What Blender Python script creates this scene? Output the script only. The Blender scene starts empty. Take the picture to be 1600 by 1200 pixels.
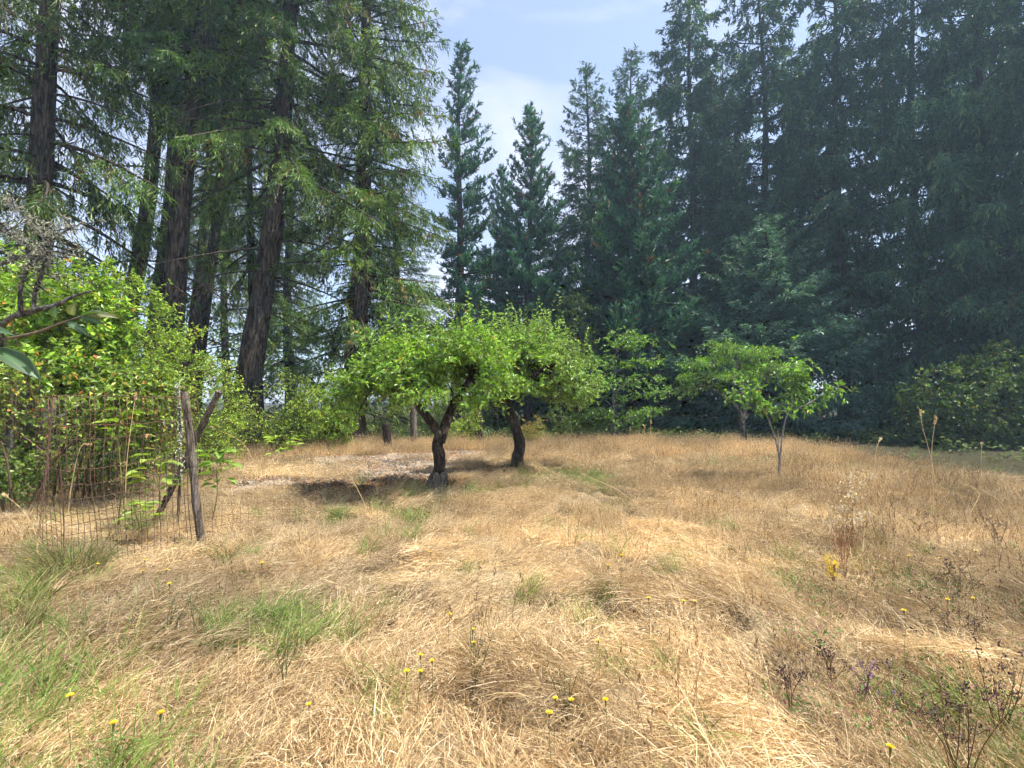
import bpy, math, random
import numpy as np
from mathutils import Vector

# ------------------------------------------------------------------ camera, world, sun, exposure
scene = bpy.context.scene
COL = scene.collection
F_PX, PITCH, CAM_H = 750.0, math.radians(2.0), 1.6          # focal length in photo pixels (1600 wide)
cam_data = bpy.data.cameras.new('camera')
cam_data.sensor_width = 36.0
cam_data.lens = 36.0 * F_PX / 1600.0
cam_data.clip_start = 0.05
cam_data.clip_end = 2000.0
cam = bpy.data.objects.new('camera', cam_data)
COL.objects.link(cam)
cam.location = (0, 0, CAM_H)
cam.rotation_euler = (math.pi / 2 + PITCH, 0, 0)
scene.camera = cam

SUN_EL, SUN_AZ = math.radians(64), math.radians(94)         # azimuth from +Y (view direction) towards +X
world = bpy.data.worlds.new('World')
scene.world = world
world.use_nodes = True
wn, wl = world.node_tree.nodes, world.node_tree.links
wn.clear()
w_out = wn.new('ShaderNodeOutputWorld')
w_bg = wn.new('ShaderNodeBackground')
w_sky = wn.new('ShaderNodeTexSky')
w_sky.sky_type = 'NISHITA'
w_sky.sun_disc = False
w_sky.sun_elevation = SUN_EL
w_sky.sun_rotation = SUN_AZ
w_sky.air_density = 1.0
w_sky.dust_density = 0.7
w_sky.ozone_density = 1.2
w_tc = wn.new('ShaderNodeTexCoord')
w_map = wn.new('ShaderNodeMapping')
w_map.inputs['Scale'].default_value = (1.6, 1.6, 3.2)
w_map.inputs['Rotation'].default_value = (0.3, 0.5, 0.4)
w_noise = wn.new('ShaderNodeTexNoise')
w_noise.inputs['Scale'].default_value = 1.5
w_noise.inputs['Detail'].default_value = 7
w_noise.inputs['Roughness'].default_value = 0.55
w_noise.inputs['Distortion'].default_value = 0.5
w_ramp = wn.new('ShaderNodeValToRGB')
w_ramp.color_ramp.elements[0].position = 0.40
w_ramp.color_ramp.elements[0].color = (0.20, 0.20, 0.20, 1)
w_ramp.color_ramp.elements[1].position = 0.70
w_ramp.color_ramp.elements[1].color = (0.92, 0.92, 0.92, 1)
w_mix = wn.new('ShaderNodeMixRGB')
w_mix.inputs['Color2'].default_value = (4.7, 4.7, 5.5, 1)
wl.new(w_tc.outputs['Generated'], w_map.inputs['Vector'])
wl.new(w_map.outputs['Vector'], w_noise.inputs['Vector'])
wl.new(w_noise.outputs['Fac'], w_ramp.inputs['Fac'])
wl.new(w_ramp.outputs['Color'], w_mix.inputs['Fac'])
wl.new(w_sky.outputs['Color'], w_mix.inputs['Color1'])
wl.new(w_mix.outputs['Color'], w_bg.inputs['Color'])
w_bg.inputs['Strength'].default_value = 0.115
wl.new(w_bg.outputs['Background'], w_out.inputs['Surface'])
world.cycles.sampling_method = 'NONE'

sun_data = bpy.data.lights.new('sun', 'SUN')
sun_data.energy = 4.8
sun_data.angle = math.radians(0.53)
sun_data.color = (1.0, 0.95, 0.87)
sun = bpy.data.objects.new('sun', sun_data)
COL.objects.link(sun)
S_DIR = Vector((math.sin(SUN_AZ) * math.cos(SUN_EL), math.cos(SUN_AZ) * math.cos(SUN_EL), math.sin(SUN_EL)))
sun.rotation_euler = S_DIR.to_track_quat('Z', 'Y').to_euler()
sun.location = S_DIR * 60

vs = scene.view_settings
vs.view_transform = 'Standard'
vs.look = 'None'
vs.exposure = 1.18
vs.gamma = 1.0
vs.use_curve_mapping = False
scene.cycles.use_denoising = True
scene.cycles.use_adaptive_sampling = True
scene.cycles.adaptive_threshold = 0.045
scene.cycles.adaptive_min_samples = 12
scene.cycles.max_bounces = 4
scene.cycles.diffuse_bounces = 2
scene.cycles.transmission_bounces = 3
scene.cycles.glossy_bounces = 2
scene.cycles.transparent_max_bounces = 4

GLARE_VEIL = 0.0016  # density of the volume that stands in for lens glare

# ------------------------------------------------------------------ helpers
RNG = np.random.default_rng(20240817)
CP, SP = math.cos(PITCH), math.sin(PITCH)


def ray(px, py):
    a, b = (px - 800) / F_PX, -(py - 600) / F_PX
    return np.array([a, CP - b * SP, SP + b * CP])


def on_plane(px, py, z=0.0):
    r = ray(px, py)
    t = (z - CAM_H) / r[2]
    return np.array([0, 0, CAM_H]) + r * t


def at_depth(px, py, d):
    r = ray(px, py)
    return np.array([0, 0, CAM_H]) + r * (d / r[1])


def unit(v):
    v = np.asarray(v, float)
    return v / (np.linalg.norm(v, axis=-1, keepdims=True) + 1e-9)


def _hash(ix, iy, iz, seed):
    h = (ix * 374761393 + iy * 668265263 + iz * 1274126177 + seed * 974711) & 0xFFFFFFFF
    h = ((h ^ (h >> 13)) * 1274126177) & 0xFFFFFFFF
    return ((h ^ (h >> 16)) & 0xFFFFFF) / float(0xFFFFFF)


def vnoise(p, scale=1.0, seed=0):
    """value noise in 0..1 at points (n,2) or (n,3)"""
    p = np.asarray(p, float) * scale
    if p.shape[-1] == 2:
        p = np.concatenate([p, np.zeros(p.shape[:-1] + (1,))], -1)
    i = np.floor(p).astype(np.int64)
    f = p - i
    f = f * f * (3 - 2 * f)
    out = 0
    for dx in (0, 1):
        for dy in (0, 1):
            for dz in (0, 1):
                w = (f[..., 0] if dx else 1 - f[..., 0]) * (f[..., 1] if dy else 1 - f[..., 1]) * (f[..., 2] if dz else 1 - f[..., 2])
                out = out + w * _hash(i[..., 0] + dx, i[..., 1] + dy, i[..., 2] + dz, seed)
    return out


def fbm(p, scale, seed=0, octs=3):
    a, s, tot = 1.0, 0.0, 0.0
    for o in range(octs):
        s = s + a * vnoise(p, scale * 2 ** o, seed + 17 * o)
        tot += a
        a *= 0.5
    return s / tot


HOLLOWS = [on_plane(745, 1118), on_plane(1150, 985), on_plane(1185, 1040), on_plane(880, 1150), on_plane(620, 890), on_plane(720, 875), on_plane(760, 912), on_plane(850, 940), on_plane(420, 945), on_plane(1260, 1130)]


def hollow(p):
    """gaps between the matted drifts where thatch shows, its colour darkened for the shade inside"""
    p = np.asarray(p, float)
    h = np.clip((fbm(p, 2.0, 211, 2) - .61) * 7, 0, 1)
    for c in HOLLOWS:
        h = np.maximum(h, np.exp(-((p[..., 0] - c[0]) ** 2 + (p[..., 1] - c[1]) ** 2) / .10 ** 2))
    return h


def bare(p):
    p = np.asarray(p, float)
    h = hollow(p)
    for c in HOLLOWS:
        h = np.maximum(h, np.exp(-((p[..., 0] - c[0]) ** 2 + (p[..., 1] - c[1]) ** 2) / .26 ** 2) * 1.2)
    return h.clip(0, 1)


def ground_z(x, y):
    x, y = np.asarray(x, float), np.asarray(y, float)
    p = np.stack([x, y], -1)
    r = np.hypot(x, y)
    fade = np.clip(1.15 - r / 26, 0, 1)
    z = (fbm(p, 0.35, 3, 2) - 0.5) * 0.22 * np.clip(r / 6, 0.25, 1)
    z = z + (fbm(p, 1.5, 9, 3) - 0.5) * 0.34 * fade
    z = z + (vnoise(p, 4.2, 31) - 0.5) * 0.07 * fade
    z = z - hollow(p) * 0.14 * fade
    return z * np.clip((70 - r) / 40, 0, 1)


class G:
    """gathers arrays of verts, faces and vertex colours for ONE mesh"""

    def __init__(self):
        self.v, self.c, self.f, self.n = [], [], [], 0

    def add(self, v, faces, col):
        v = np.asarray(v, float).reshape(-1, 3)
        col = np.asarray(col, float)
        if col.ndim == 1:
            col = np.tile(col, (len(v), 1))
        self.v.append(v)
        self.c.append(col)
        for f in (faces if isinstance(faces, (list, tuple)) else [faces]):
            if len(f):
                self.f.append(np.asarray(f, np.int64) + self.n)
        self.n += len(v)
        return self

    def mesh(self, name, mat=None, smooth=False):
        me = bpy.data.meshes.new(name)
        if not self.v:
            return me
        v, c = np.concatenate(self.v), np.concatenate(self.c)
        me.vertices.add(len(v))
        me.vertices.foreach_set('co', v.astype(np.float32).ravel())
        tot = np.concatenate([np.full(len(f), f.shape[1]) for f in self.f])
        idx = np.concatenate([f.ravel() for f in self.f])
        me.loops.add(len(idx))
        me.loops.foreach_set('vertex_index', idx.astype(np.int32))
        me.polygons.add(len(tot))
        start = np.concatenate([[0], np.cumsum(tot)[:-1]])
        me.polygons.foreach_set('loop_start', start.astype(np.int32))
        me.polygons.foreach_set('loop_total', tot.astype(np.int32))
        me.polygons.foreach_set('use_smooth', np.full(len(tot), smooth))
        at = me.color_attributes.new('Col', 'FLOAT_COLOR', 'POINT')
        at.data.foreach_set('color', np.concatenate([c, np.ones((len(c), 1))], 1).astype(np.float32).ravel())
        me.update(calc_edges=True)
        me.validate()
        if mat:
            me.materials.append(mat)
        return me

    def build(self, name, mat=None, parent=None, smooth=False, kind=None, label=None):
        o = bpy.data.objects.new(name, self.mesh(name, mat, smooth))
        COL.objects.link(o)
        if parent:
            o.parent = parent
        if kind:
            o['kind'] = kind
        if label:
            o['label'] = label
        return o


def thing(name, label, cat, loc=(0, 0, 0), group=None, rz=0.0):
    o = bpy.data.objects.new(name, None)
    o.empty_display_size = 0.2
    COL.objects.link(o)
    o.location = [float(a) for a in loc]
    o.rotation_euler = (0, 0, rz)
    o['label'] = label
    o['category'] = cat
    if group:
        o['group'] = group
    return o


def copy_thing(src, loc, rz, label, group=None, scale=(1, 1, 1), tilt=(0, 0)):
    o = src.copy()
    COL.objects.link(o)
    o.location = [float(a) for a in loc]
    o.rotation_euler = (tilt[0], tilt[1], rz)
    o.scale = scale
    o['label'] = label
    if group:
        o['group'] = group
    for ch in list(src.children):
        c = ch.copy()
        COL.objects.link(c)
        c.parent = o
        for g in list(ch.children):
            d = g.copy()
            COL.objects.link(d)
            d.parent = c
    return o


def tubes(g, pts, rad, k=6, col=(0.1, 0.08, 0.06), lump=0.0, seed=0, jitter_col=0.0, cap=True):
    """pts (nb, ns, 3), rad (nb, ns): nb tubes at once"""
    pts, rad = np.asarray(pts, float), np.asarray(rad, float)
    if pts.ndim == 2:
        pts, rad = pts[None], rad[None]
    nb, ns = rad.shape
    tan = unit(np.gradient(pts, axis=1))
    ref = np.where(np.abs(tan[..., 2:3]) > 0.8, np.array([1.0, 0.05, 0]), np.array([0, 0.05, 1.0]))
    ref = np.repeat(ref[:, :1], ns, 1)
    a = unit(np.cross(tan, ref))
    b = np.cross(tan, a)
    th = np.linspace(0, 2 * np.pi, k, endpoint=False)
    ring = a[:, :, None] * np.cos(th)[:, None] + b[:, :, None] * np.sin(th)[:, None]
    rr = rad[:, :, None] * np.ones(k)
    if lump:
        q = pts[:, :, None] + ring * rad[:, :, None, None]
        rr = rr * (1 + lump * (vnoise(q, 7, seed) - 0.5) * 2 + lump * 0.7 * (vnoise(q * [1, 1, 0.3], 22, seed + 5) - 0.5) * 2)
    v = pts[:, :, None] + ring * rr[..., None]
    idx = np.arange(nb * ns * k).reshape(nb, ns, k)
    i0, i1 = idx[:, :-1], idx[:, 1:]
    f = np.stack([i0, np.roll(i0, -1, 2), np.roll(i1, -1, 2), i1], -1).reshape(-1, 4)
    faces = [f]
    if cap:
        faces.append(idx[:, -1])
    cc = np.tile(np.asarray(col, float), (nb * ns * k, 1))
    if jitter_col:
        cc = cc * (1 + jitter_col * (np.repeat(RNG.random((nb, 1)), ns * k, 1).reshape(-1, 1) - 0.5) * 2)
    g.add(v.reshape(-1, 3), faces, cc)


def smooth_path(pts, n):
    """Catmull-Rom through (m, d) points to n samples"""
    p = np.asarray(pts, float)
    p = np.concatenate([[2 * p[0] - p[1]], p, [2 * p[-1] - p[-2]]])
    t = np.linspace(0, len(p) - 3 - 1e-6, n)
    i = t.astype(int)
    f = (t - i)[:, None]
    a, b, c, d = p[i], p[i + 1], p[i + 2], p[i + 3]
    return 0.5 * (2 * b + (c - a) * f + (2 * a - 5 * b + 4 * c - d) * f ** 2 + (3 * b - a - 3 * c + d) * f ** 3)


def leaves(g, P, D, N, L, W, col, fold=0.25, curl=0.15, wide=0.45):
    """kite leaves: base, right, tip, left; folded along the midrib"""
    n = len(P)
    D = unit(D)
    Sd = unit(np.cross(D, N))
    N = np.cross(Sd, D)
    L, W = np.broadcast_to(L, n)[:, None], np.broadcast_to(W, n)[:, None]
    m = P + D * L * wide
    v = np.stack([P, m + Sd * W / 2 + N * W * fold, P + D * L - N * L * curl, m - Sd * W / 2 + N * W * fold], 1)
    i = np.arange(n)[:, None] * 4
    f = np.concatenate([i + [0, 1, 2], i + [0, 2, 3]])
    g.add(v.reshape(-1, 3), f, np.repeat(col, 4, 0))


def oval_leaves(g, P, D, N, L, W, col, fold=0.2, curl=0.2):
    """six-point oval leaves for what stands near: base, two shoulders, tip, midrib"""
    n = len(P)
    D = unit(D)
    Sd = unit(np.cross(D, N))
    N = np.cross(Sd, D)
    L, W = np.broadcast_to(L, n)[:, None], np.broadcast_to(W, n)[:, None]
    a, b = P + D * L * 0.3, P + D * L * 0.68 - N * L * curl * 0.3
    v = np.stack([P, a + Sd * W * .48 + N * W * fold, b + Sd * W * .42 + N * W * fold, P + D * L - N * L * curl,
                  b - Sd * W * .42 + N * W * fold, a - Sd * W * .48 + N * W * fold, a, b], 1)
    i = np.arange(n)[:, None] * 8
    t = np.concatenate([i + [0, 1, 6], i + [0, 6, 5], i + [7, 2, 3], i + [7, 3, 4]])
    q = np.concatenate([i + [6, 1, 2, 7], i + [5, 6, 7, 4]])
    g.add(v.reshape(-1, 3), [t, q], np.repeat(col, 8, 0))


def rand_unit(n, rng):
    return unit(rng.normal(size=(n, 3)))


def pick_cols(n, palette, rng, jit=0.18):
    """palette: list of (weight, rgb)"""
    w = np.array([p[0] for p in palette], float)
    c = np.array([p[1] for p in palette], float)[rng.choice(len(palette), n, p=w / w.sum())]
    return c * (1 + jit * rng.normal(size=(n, 1))).clip(0.45, 1.7)


# ------------------------------------------------------------------ materials
def new_mat(name):
    m = bpy.data.materials.new(name)
    m.use_nodes = True
    nt = m.node_tree
    nt.nodes.clear()
    out = nt.nodes.new('ShaderNodeOutputMaterial')
    return m, nt.nodes, nt.links, out


def attr_col(n, l, name='Col'):
    a = n.new('ShaderNodeAttribute')
    a.attribute_name = name
    return a.outputs['Color']


def foliage_mat(name, trans=0.35, rough=0.55, tcol=(1.15, 1.25, 0.5), spec=0.3, per_object=0.12, instancer=False):
    m, n, l, out = new_mat(name)
    col = attr_col(n, l)
    hsv = n.new('ShaderNodeHueSaturation')
    oi = n.new('ShaderNodeObjectInfo')
    mr = n.new('ShaderNodeMapRange')
    mr.inputs['To Min'].default_value = 1 - per_object
    mr.inputs['To Max'].default_value = 1 + per_object
    l.new(oi.outputs['Random'], mr.inputs['Value'])
    l.new(mr.outputs['Result'], hsv.inputs['Value'])
    l.new(col, hsv.inputs['Color'])
    c = hsv.outputs['Color']
    if instancer:
        ia = n.new('ShaderNodeAttribute')
        ia.attribute_type = 'INSTANCER'
        ia.attribute_name = 'tint'
        mm = n.new('ShaderNodeMixRGB')
        mm.blend_type = 'MULTIPLY'
        mm.inputs['Fac'].default_value = 1
        l.new(c, mm.inputs['Color1'])
        l.new(ia.outputs['Color'], mm.inputs['Color2'])
        c = mm.outputs['Color']
    p = n.new('ShaderNodeBsdfPrincipled')
    p.inputs['Roughness'].default_value = rough
    p.inputs['Specular IOR Level'].default_value = spec
    l.new(c, p.inputs['Base Color'])
    t = n.new('ShaderNodeBsdfTranslucent')
    tm = n.new('ShaderNodeMixRGB')
    tm.blend_type = 'MULTIPLY'
    tm.inputs['Fac'].default_value = 1
    tm.inputs['Color2'].default_value = (*tcol, 1)
    l.new(c, tm.inputs['Color1'])
    l.new(tm.outputs['Color'], t.inputs['Color'])
    mx = n.new('ShaderNodeMixShader')
    mx.inputs['Fac'].default_value = trans
    l.new(p.outputs['BSDF'], mx.inputs[1])
    l.new(t.outputs['BSDF'], mx.inputs[2])
    l.new(mx.outputs['Shader'], out.inputs['Surface'])
    return m


def bark_mat(name, dark, light, moss=(0.1, 0.11, 0.04), moss_amt=0.3, scale=9.0, stretch=0.18, bump=0.7):
    m, n, l, out = new_mat(name)
    tc = n.new('ShaderNodeTexCoord')
    mp = n.new('ShaderNodeMapping')
    mp.inputs['Scale'].default_value = (1, 1, stretch)
    l.new(tc.outputs['Object'], mp.inputs['Vector'])
    nz = n.new('ShaderNodeTexNoise')
    nz.inputs['Scale'].default_value = scale
    nz.inputs['Detail'].default_value = 8
    nz.inputs['Roughness'].default_value = 0.65
    nz.inputs['Distortion'].default_value = 0.6
    l.new(mp.outputs['Vector'], nz.inputs['Vector'])
    rp = n.new('ShaderNodeValToRGB')
    rp.color_ramp.elements[0].position, rp.color_ramp.elements[1].position = 0.38, 0.66
    rp.color_ramp.elements[0].color = (*dark, 1)
    rp.color_ramp.elements[1].color = (*light, 1)
    l.new(nz.outputs['Fac'], rp.inputs['Fac'])
    vo = n.new('ShaderNodeTexVoronoi')
    vo.feature = 'DISTANCE_TO_EDGE'
    vo.inputs['Scale'].default_value = scale * .8
    wv = n.new('ShaderNodeVectorMath')
    wv.operation = 'MULTIPLY_ADD'
    wv.inputs[1].default_value = (.16, .16, .16)
    l.new(nz.outputs['Color'], wv.inputs[0])
    l.new(mp.outputs['Vector'], wv.inputs[2])
    l.new(wv.outputs['Vector'], vo.inputs['Vector'])
    fr = n.new('ShaderNodeMapRange')
    fr.inputs['From Max'].default_value = .16
    fr.inputs['To Min'].default_value = .30
    l.new(vo.outputs['Distance'], fr.inputs['Value'])
    fm = n.new('ShaderNodeMixRGB')
    fm.blend_type = 'MULTIPLY'
    fm.inputs['Fac'].default_value = 1
    l.new(rp.outputs['Color'], fm.inputs['Color1'])
    l.new(fr.outputs['Result'], fm.inputs['Color2'])
    hs = n.new('ShaderNodeMath')
    hs.operation = 'MULTIPLY_ADD'
    hs.inputs[1].default_value = .45
    l.new(nz.outputs['Fac'], hs.inputs[0])
    l.new(fr.outputs['Result'], hs.inputs[2])
    n2 = n.new('ShaderNodeTexNoise')
    n2.inputs['Scale'].default_value = 2.2
    n2.inputs['Detail'].default_value = 5
    l.new(tc.outputs['Object'], n2.inputs['Vector'])
    r2 = n.new('ShaderNodeValToRGB')
    r2.color_ramp.elements[0].position, r2.color_ramp.elements[1].position = 0.52, 0.68
    r2.color_ramp.elements[1].color = (moss_amt, moss_amt, moss_amt, 1)
    l.new(n2.outputs['Fac'], r2.inputs['Fac'])
    mx = n.new('ShaderNodeMixRGB')
    mx.inputs['Color2'].default_value = (*moss, 1)
    l.new(r2.outputs['Color'], mx.inputs['Fac'])
    l.new(fm.outputs['Color'], mx.inputs['Color1'])
    p = n.new('ShaderNodeBsdfPrincipled')
    p.inputs['Roughness'].default_value = 0.9
    p.inputs['Specular IOR Level'].default_value = 0.15
    l.new(mx.outputs['Color'], p.inputs['Base Color'])
    bp = n.new('ShaderNodeBump')
    bp.inputs['Strength'].default_value = bump
    bp.inputs['Distance'].default_value = 0.06
    l.new(hs.outputs[0], bp.inputs['Height'])
    l.new(bp.outputs['Normal'], p.inputs['Normal'])
    l.new(p.outputs['BSDF'], out.inputs['Surface'])
    return m


def plain_mat(name, rough=0.8, spec=0.2, metal=0.0, nscale=30.0, namt=0.35):
    """vertex colour broken up by fine noise"""
    m, n, l, out = new_mat(name)
    col = attr_col(n, l)
    tc = n.new('ShaderNodeTexCoord')
    nz = n.new('ShaderNodeTexNoise')
    nz.inputs['Scale'].default_value = nscale
    nz.inputs['Detail'].default_value = 6
    l.new(tc.outputs['Object'], nz.inputs['Vector'])
    mr = n.new('ShaderNodeMapRange')
    mr.inputs['From Min'].default_value = 0.3
    mr.inputs['From Max'].default_value = 0.7
    mr.inputs['To Min'].default_value = 1 - namt
    mr.inputs['To Max'].default_value = 1 + namt
    l.new(nz.outputs['Fac'], mr.inputs['Value'])
    hv = n.new('ShaderNodeHueSaturation')
    l.new(col, hv.inputs['Color'])
    l.new(mr.outputs['Result'], hv.inputs['Value'])
    p = n.new('ShaderNodeBsdfPrincipled')
    p.inputs['Roughness'].default_value = rough
    p.inputs['Specular IOR Level'].default_value = spec
    p.inputs['Metallic'].default_value = metal
    l.new(hv.outputs['Color'], p.inputs['Base Color'])
    bp = n.new('ShaderNodeBump')
    bp.inputs['Strength'].default_value = 0.4
    bp.inputs['Distance'].default_value = 0.01
    l.new(nz.outputs['Fac'], bp.inputs['Height'])
    l.new(bp.outputs['Normal'], p.inputs['Normal'])
    l.new(p.outputs['BSDF'], out.inputs['Surface'])
    return m


M_NEEDLE = foliage_mat('conifer_needles', 0.24, 0.5, (1.1, 1.2, 0.55), 0.35, 0.22)
M_LEAF = foliage_mat('broad_leaves', 0.34, 0.42, (1.2, 1.35, 0.45), 0.45, 0.06)
M_GRASS = foliage_mat('grass_blades', 0.30, 0.6, (1.1, 1.0, 0.8), 0.25, 0.16, instancer=True)
M_HERB = foliage_mat('herb_stems', 0.25, 0.6, (1.1, 1.05, 0.7), 0.25, 0.05)
M_BARK_FIR = bark_mat('fir_bark', (0.03, 0.024, 0.02), (0.175, 0.135, 0.11), (0.13, 0.12, 0.085), 0.4, 13, .16)
M_BARK_RED = bark_mat('redwood_bark', (0.05, 0.028, 0.02), (0.16, 0.09, 0.06), (0.1, 0.08, 0.05), 0.2)
M_BARK_APPLE = bark_mat('apple_bark', (0.035, 0.024, 0.018), (0.13, 0.095, 0.07), (0.17, 0.17, 0.12), 0.5, 14, 0.35)
M_BARK_PALE = bark_mat('pale_bark', (0.25, 0.22, 0.20), (0.50, 0.46, 0.43), (0.5, 0.48, 0.44), 0.5, 20, 0.8, 0.3)
M_BARK_GREY = bark_mat('grey_bark', (0.07, 0.06, 0.055), (0.30, 0.27, 0.25), (0.34, 0.35, 0.28), 0.6, 18, 0.5)
M_DEADWOOD = bark_mat('weathered_wood', (0.09, 0.07, 0.055), (0.33, 0.27, 0.22), (0.36, 0.36, 0.28), 0.4, 26, 0.08, 0.5)
M_PLAIN = plain_mat('plain_matte')
M_RUST = plain_mat('rusty_wire', 0.75, 0.3, 0.3, 60, 0.5)

# ------------------------------------------------------------------ ground
def bump2(x, y, cx, cy, sx, sy=None, ang=0.0):
    sy = sy or sx
    dx, dy = x - cx, y - cy
    c, s = math.cos(ang), math.sin(ang)
    return np.exp(-((dx * c + dy * s) / sx) ** 2 - ((-dx * s + dy * c) / sy) ** 2)


GRAVEL = [(-3.1, 12.8, 2.2, 1.7), (-4.4, 9.2, 1.7, 1.0), (-2.2, 10.6, 1.6, 1.3), (-6.8, 6.4, 0.9, .7), (-2.0, 14.5, 1.5, 1.0)]
LITTER = [(-1.9, 9.2, 1.5, 0.9), (-0.1, 10.9, 1.4, 0.7), (-3.2, 8.6, 1.0, 0.6)]
GREEN = [(-1.6, 3.25, .38, .3, 1.5), (-1.75, 3.6, .3, .28, 1.2), (-2.4, 2.4, .7, .55, 1.0), (-3.6, 3.3, .9, .5, .8), (-4.3, 4.2, .7, .6, .9), (-1.6, 2.0, .5, .25, .6),
         (1.2, 9.9, 1.1, .9, 1.9), (0.4, 8.8, .8, .5, 1.4), (-1.3, 8.0, .7, .45, 1.6), (-2.7, 9.3, 1.0, .5, 1.1), (-2.35, 6.5, .22, .2, 1.6), (-1.6, 6.9, .6, .2, .7), (2.2, 2.6, .35, .3, .8), (2.0, 2.15, .4, .2, .7),
         (7.2, 12, 2.6, 1.5, .9), (-5.0, 6.2, .9, .6, .6), (-4.1, 4.75, .3, .3, 1.4), (8.2, 9.4, 1.0, .6, .6), (-3.0, 5.2, .8, .5, .35)]


def zones(x, y):
    p = np.stack([x, y], -1)
    nz = fbm(p, 0.9, 51, 3)
    n2 = fbm(p, 2.6, 57, 2)
    gr = np.zeros_like(x)
    for cx, cy, sx, sy in GRAVEL:
        gr = np.maximum(gr, bump2(x, y, cx, cy, sx, sy))
    gr = np.clip((gr * (0.45 + 1.1 * nz) - 0.3) * 2.6, 0, 1)
    li = np.zeros_like(x)
    for cx, cy, sx, sy in LITTER:
        li = np.maximum(li, bump2(x, y, cx, cy, sx, sy))
    li = np.clip((li * (0.4 + 1.2 * n2) - 0.3) * 2.5, 0, 1)
    gn = np.zeros_like(x)
    for cx, cy, sx, sy, a in GREEN:
        gn = np.maximum(gn, a * bump2(x, y, cx, cy, sx, sy))
    gn = np.clip(gn * (0.3 + 1.5 * n2) - 0.15, 0, 1)
    # forest floor beyond the clearing
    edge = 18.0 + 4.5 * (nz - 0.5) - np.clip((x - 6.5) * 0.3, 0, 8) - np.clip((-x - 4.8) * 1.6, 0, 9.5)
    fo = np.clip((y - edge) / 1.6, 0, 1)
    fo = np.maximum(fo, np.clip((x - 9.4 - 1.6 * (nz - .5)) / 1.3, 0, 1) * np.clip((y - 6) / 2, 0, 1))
    return gr, li, gn, fo, nz, n2


def axis(fine_lo, fine_hi, step, lo, hi, grow=1.22):
    a = list(np.arange(fine_lo, fine_hi + 1e-6, step))
    s = step
    while a[-1] < hi:
        s *= grow
        a.append(a[-1] + s)
    s = step
    while a[0] > lo:
        s *= grow
        a.insert(0, a[0] - s)
    return np.array(a)


gx = axis(-9, 10, 0.085, -260, 260)
gy = axis(1.0, 15, 0.085, -60, 320)
XX, YY = np.meshgrid(gx, gy)
zz = ground_z(XX.ravel(), YY.ravel())
gr, li, gn, fo, nz1, nz2 = zones(XX.ravel(), YY.ravel())
straw = np.array([0.38, 0.29, 0.165])
straw2 = np.array([0.22, 0.155, 0.085])
base = straw[None] * nz2[:, None] + straw2[None] * (1 - nz2[:, None])
hol = hollow(np.stack([XX.ravel(), YY.ravel()], -1))[:, None]
base = base * (1 - hol) + np.array([.10, .07, .04]) * hol  # brown thatch, with the shade of the hollows put into its colour
base = base * (1 - gn[:, None]) + np.array([0.13, 0.135, 0.045]) * gn[:, None]
base = base * (1 - gr[:, None]) + np.array([0.36, 0.285, 0.20]) * gr[:, None]
base = base * (1 - .8 * li[:, None]) + np.array([0.12, 0.075, 0.04]) * .8 * li[:, None]
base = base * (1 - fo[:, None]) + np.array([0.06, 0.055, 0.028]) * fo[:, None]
ii = np.arange(len(gx) * len(gy)).reshape(len(gy), len(gx))
gf = np.stack([ii[:-1, :-1], ii[:-1, 1:], ii[1:, 1:], ii[1:, :-1]], -1).reshape(-1, 4)
m, n, l, out = new_mat('ground_soil')
col = attr_col(n, l)
tc = n.new('ShaderNodeTexCoord')
n1 = n.new('ShaderNodeTexNoise'); n1.inputs['Scale'].default_value = 26; n1.inputs['Detail'].default_value = 9; n1.inputs['Roughness'].default_value = 0.75
l.new(tc.outputs['Object'], n1.inputs['Vector'])
n3 = n.new('ShaderNodeTexVoronoi'); n3.inputs['Scale'].default_value = 45
l.new(tc.outputs['Object'], n3.inputs['Vector'])
mr = n.new('ShaderNodeMapRange')
mr.inputs['From Min'].default_value = .3; mr.inputs['From Max'].default_value = .7; mr.inputs['To Min'].default_value = .45; mr.inputs['To Max'].default_value = 1.45
l.new(n1.outputs['Fac'], mr.inputs['Value'])
hv = n.new('ShaderNodeHueSaturation')
l.new(col, hv.inputs['Color']); l.new(mr.outputs['Result'], hv.inputs['Value'])
pb = n.new('ShaderNodeBsdfPrincipled'); pb.inputs['Roughness'].default_value = .95; pb.inputs['Specular IOR Level'].default_value = .1
l.new(hv.outputs['Color'], pb.inputs['Base Color'])
ad = n.new('ShaderNodeMath'); ad.operation = 'ADD'
l.new(n1.outputs['Fac'], ad.inputs[0]); l.new(n3.outputs['Distance'], ad.inputs[1])
bp = n.new('ShaderNodeBump'); bp.inputs['Strength'].default_value = .8; bp.inputs['Distance'].default_value = .03
l.new(ad.outputs[0], bp.inputs['Height']); l.new(bp.outputs['Normal'], pb.inputs['Normal'])
l.new(pb.outputs['BSDF'], out.inputs['Surface'])
M_GROUND = m
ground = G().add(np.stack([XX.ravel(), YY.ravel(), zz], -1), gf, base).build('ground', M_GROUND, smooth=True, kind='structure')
ground['label'] = 'dry meadow ground with bare gravelly patches and forest floor'


def gz(x, y):
    return float(ground_z(np.array([x]), np.array([y]))[0])


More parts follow.
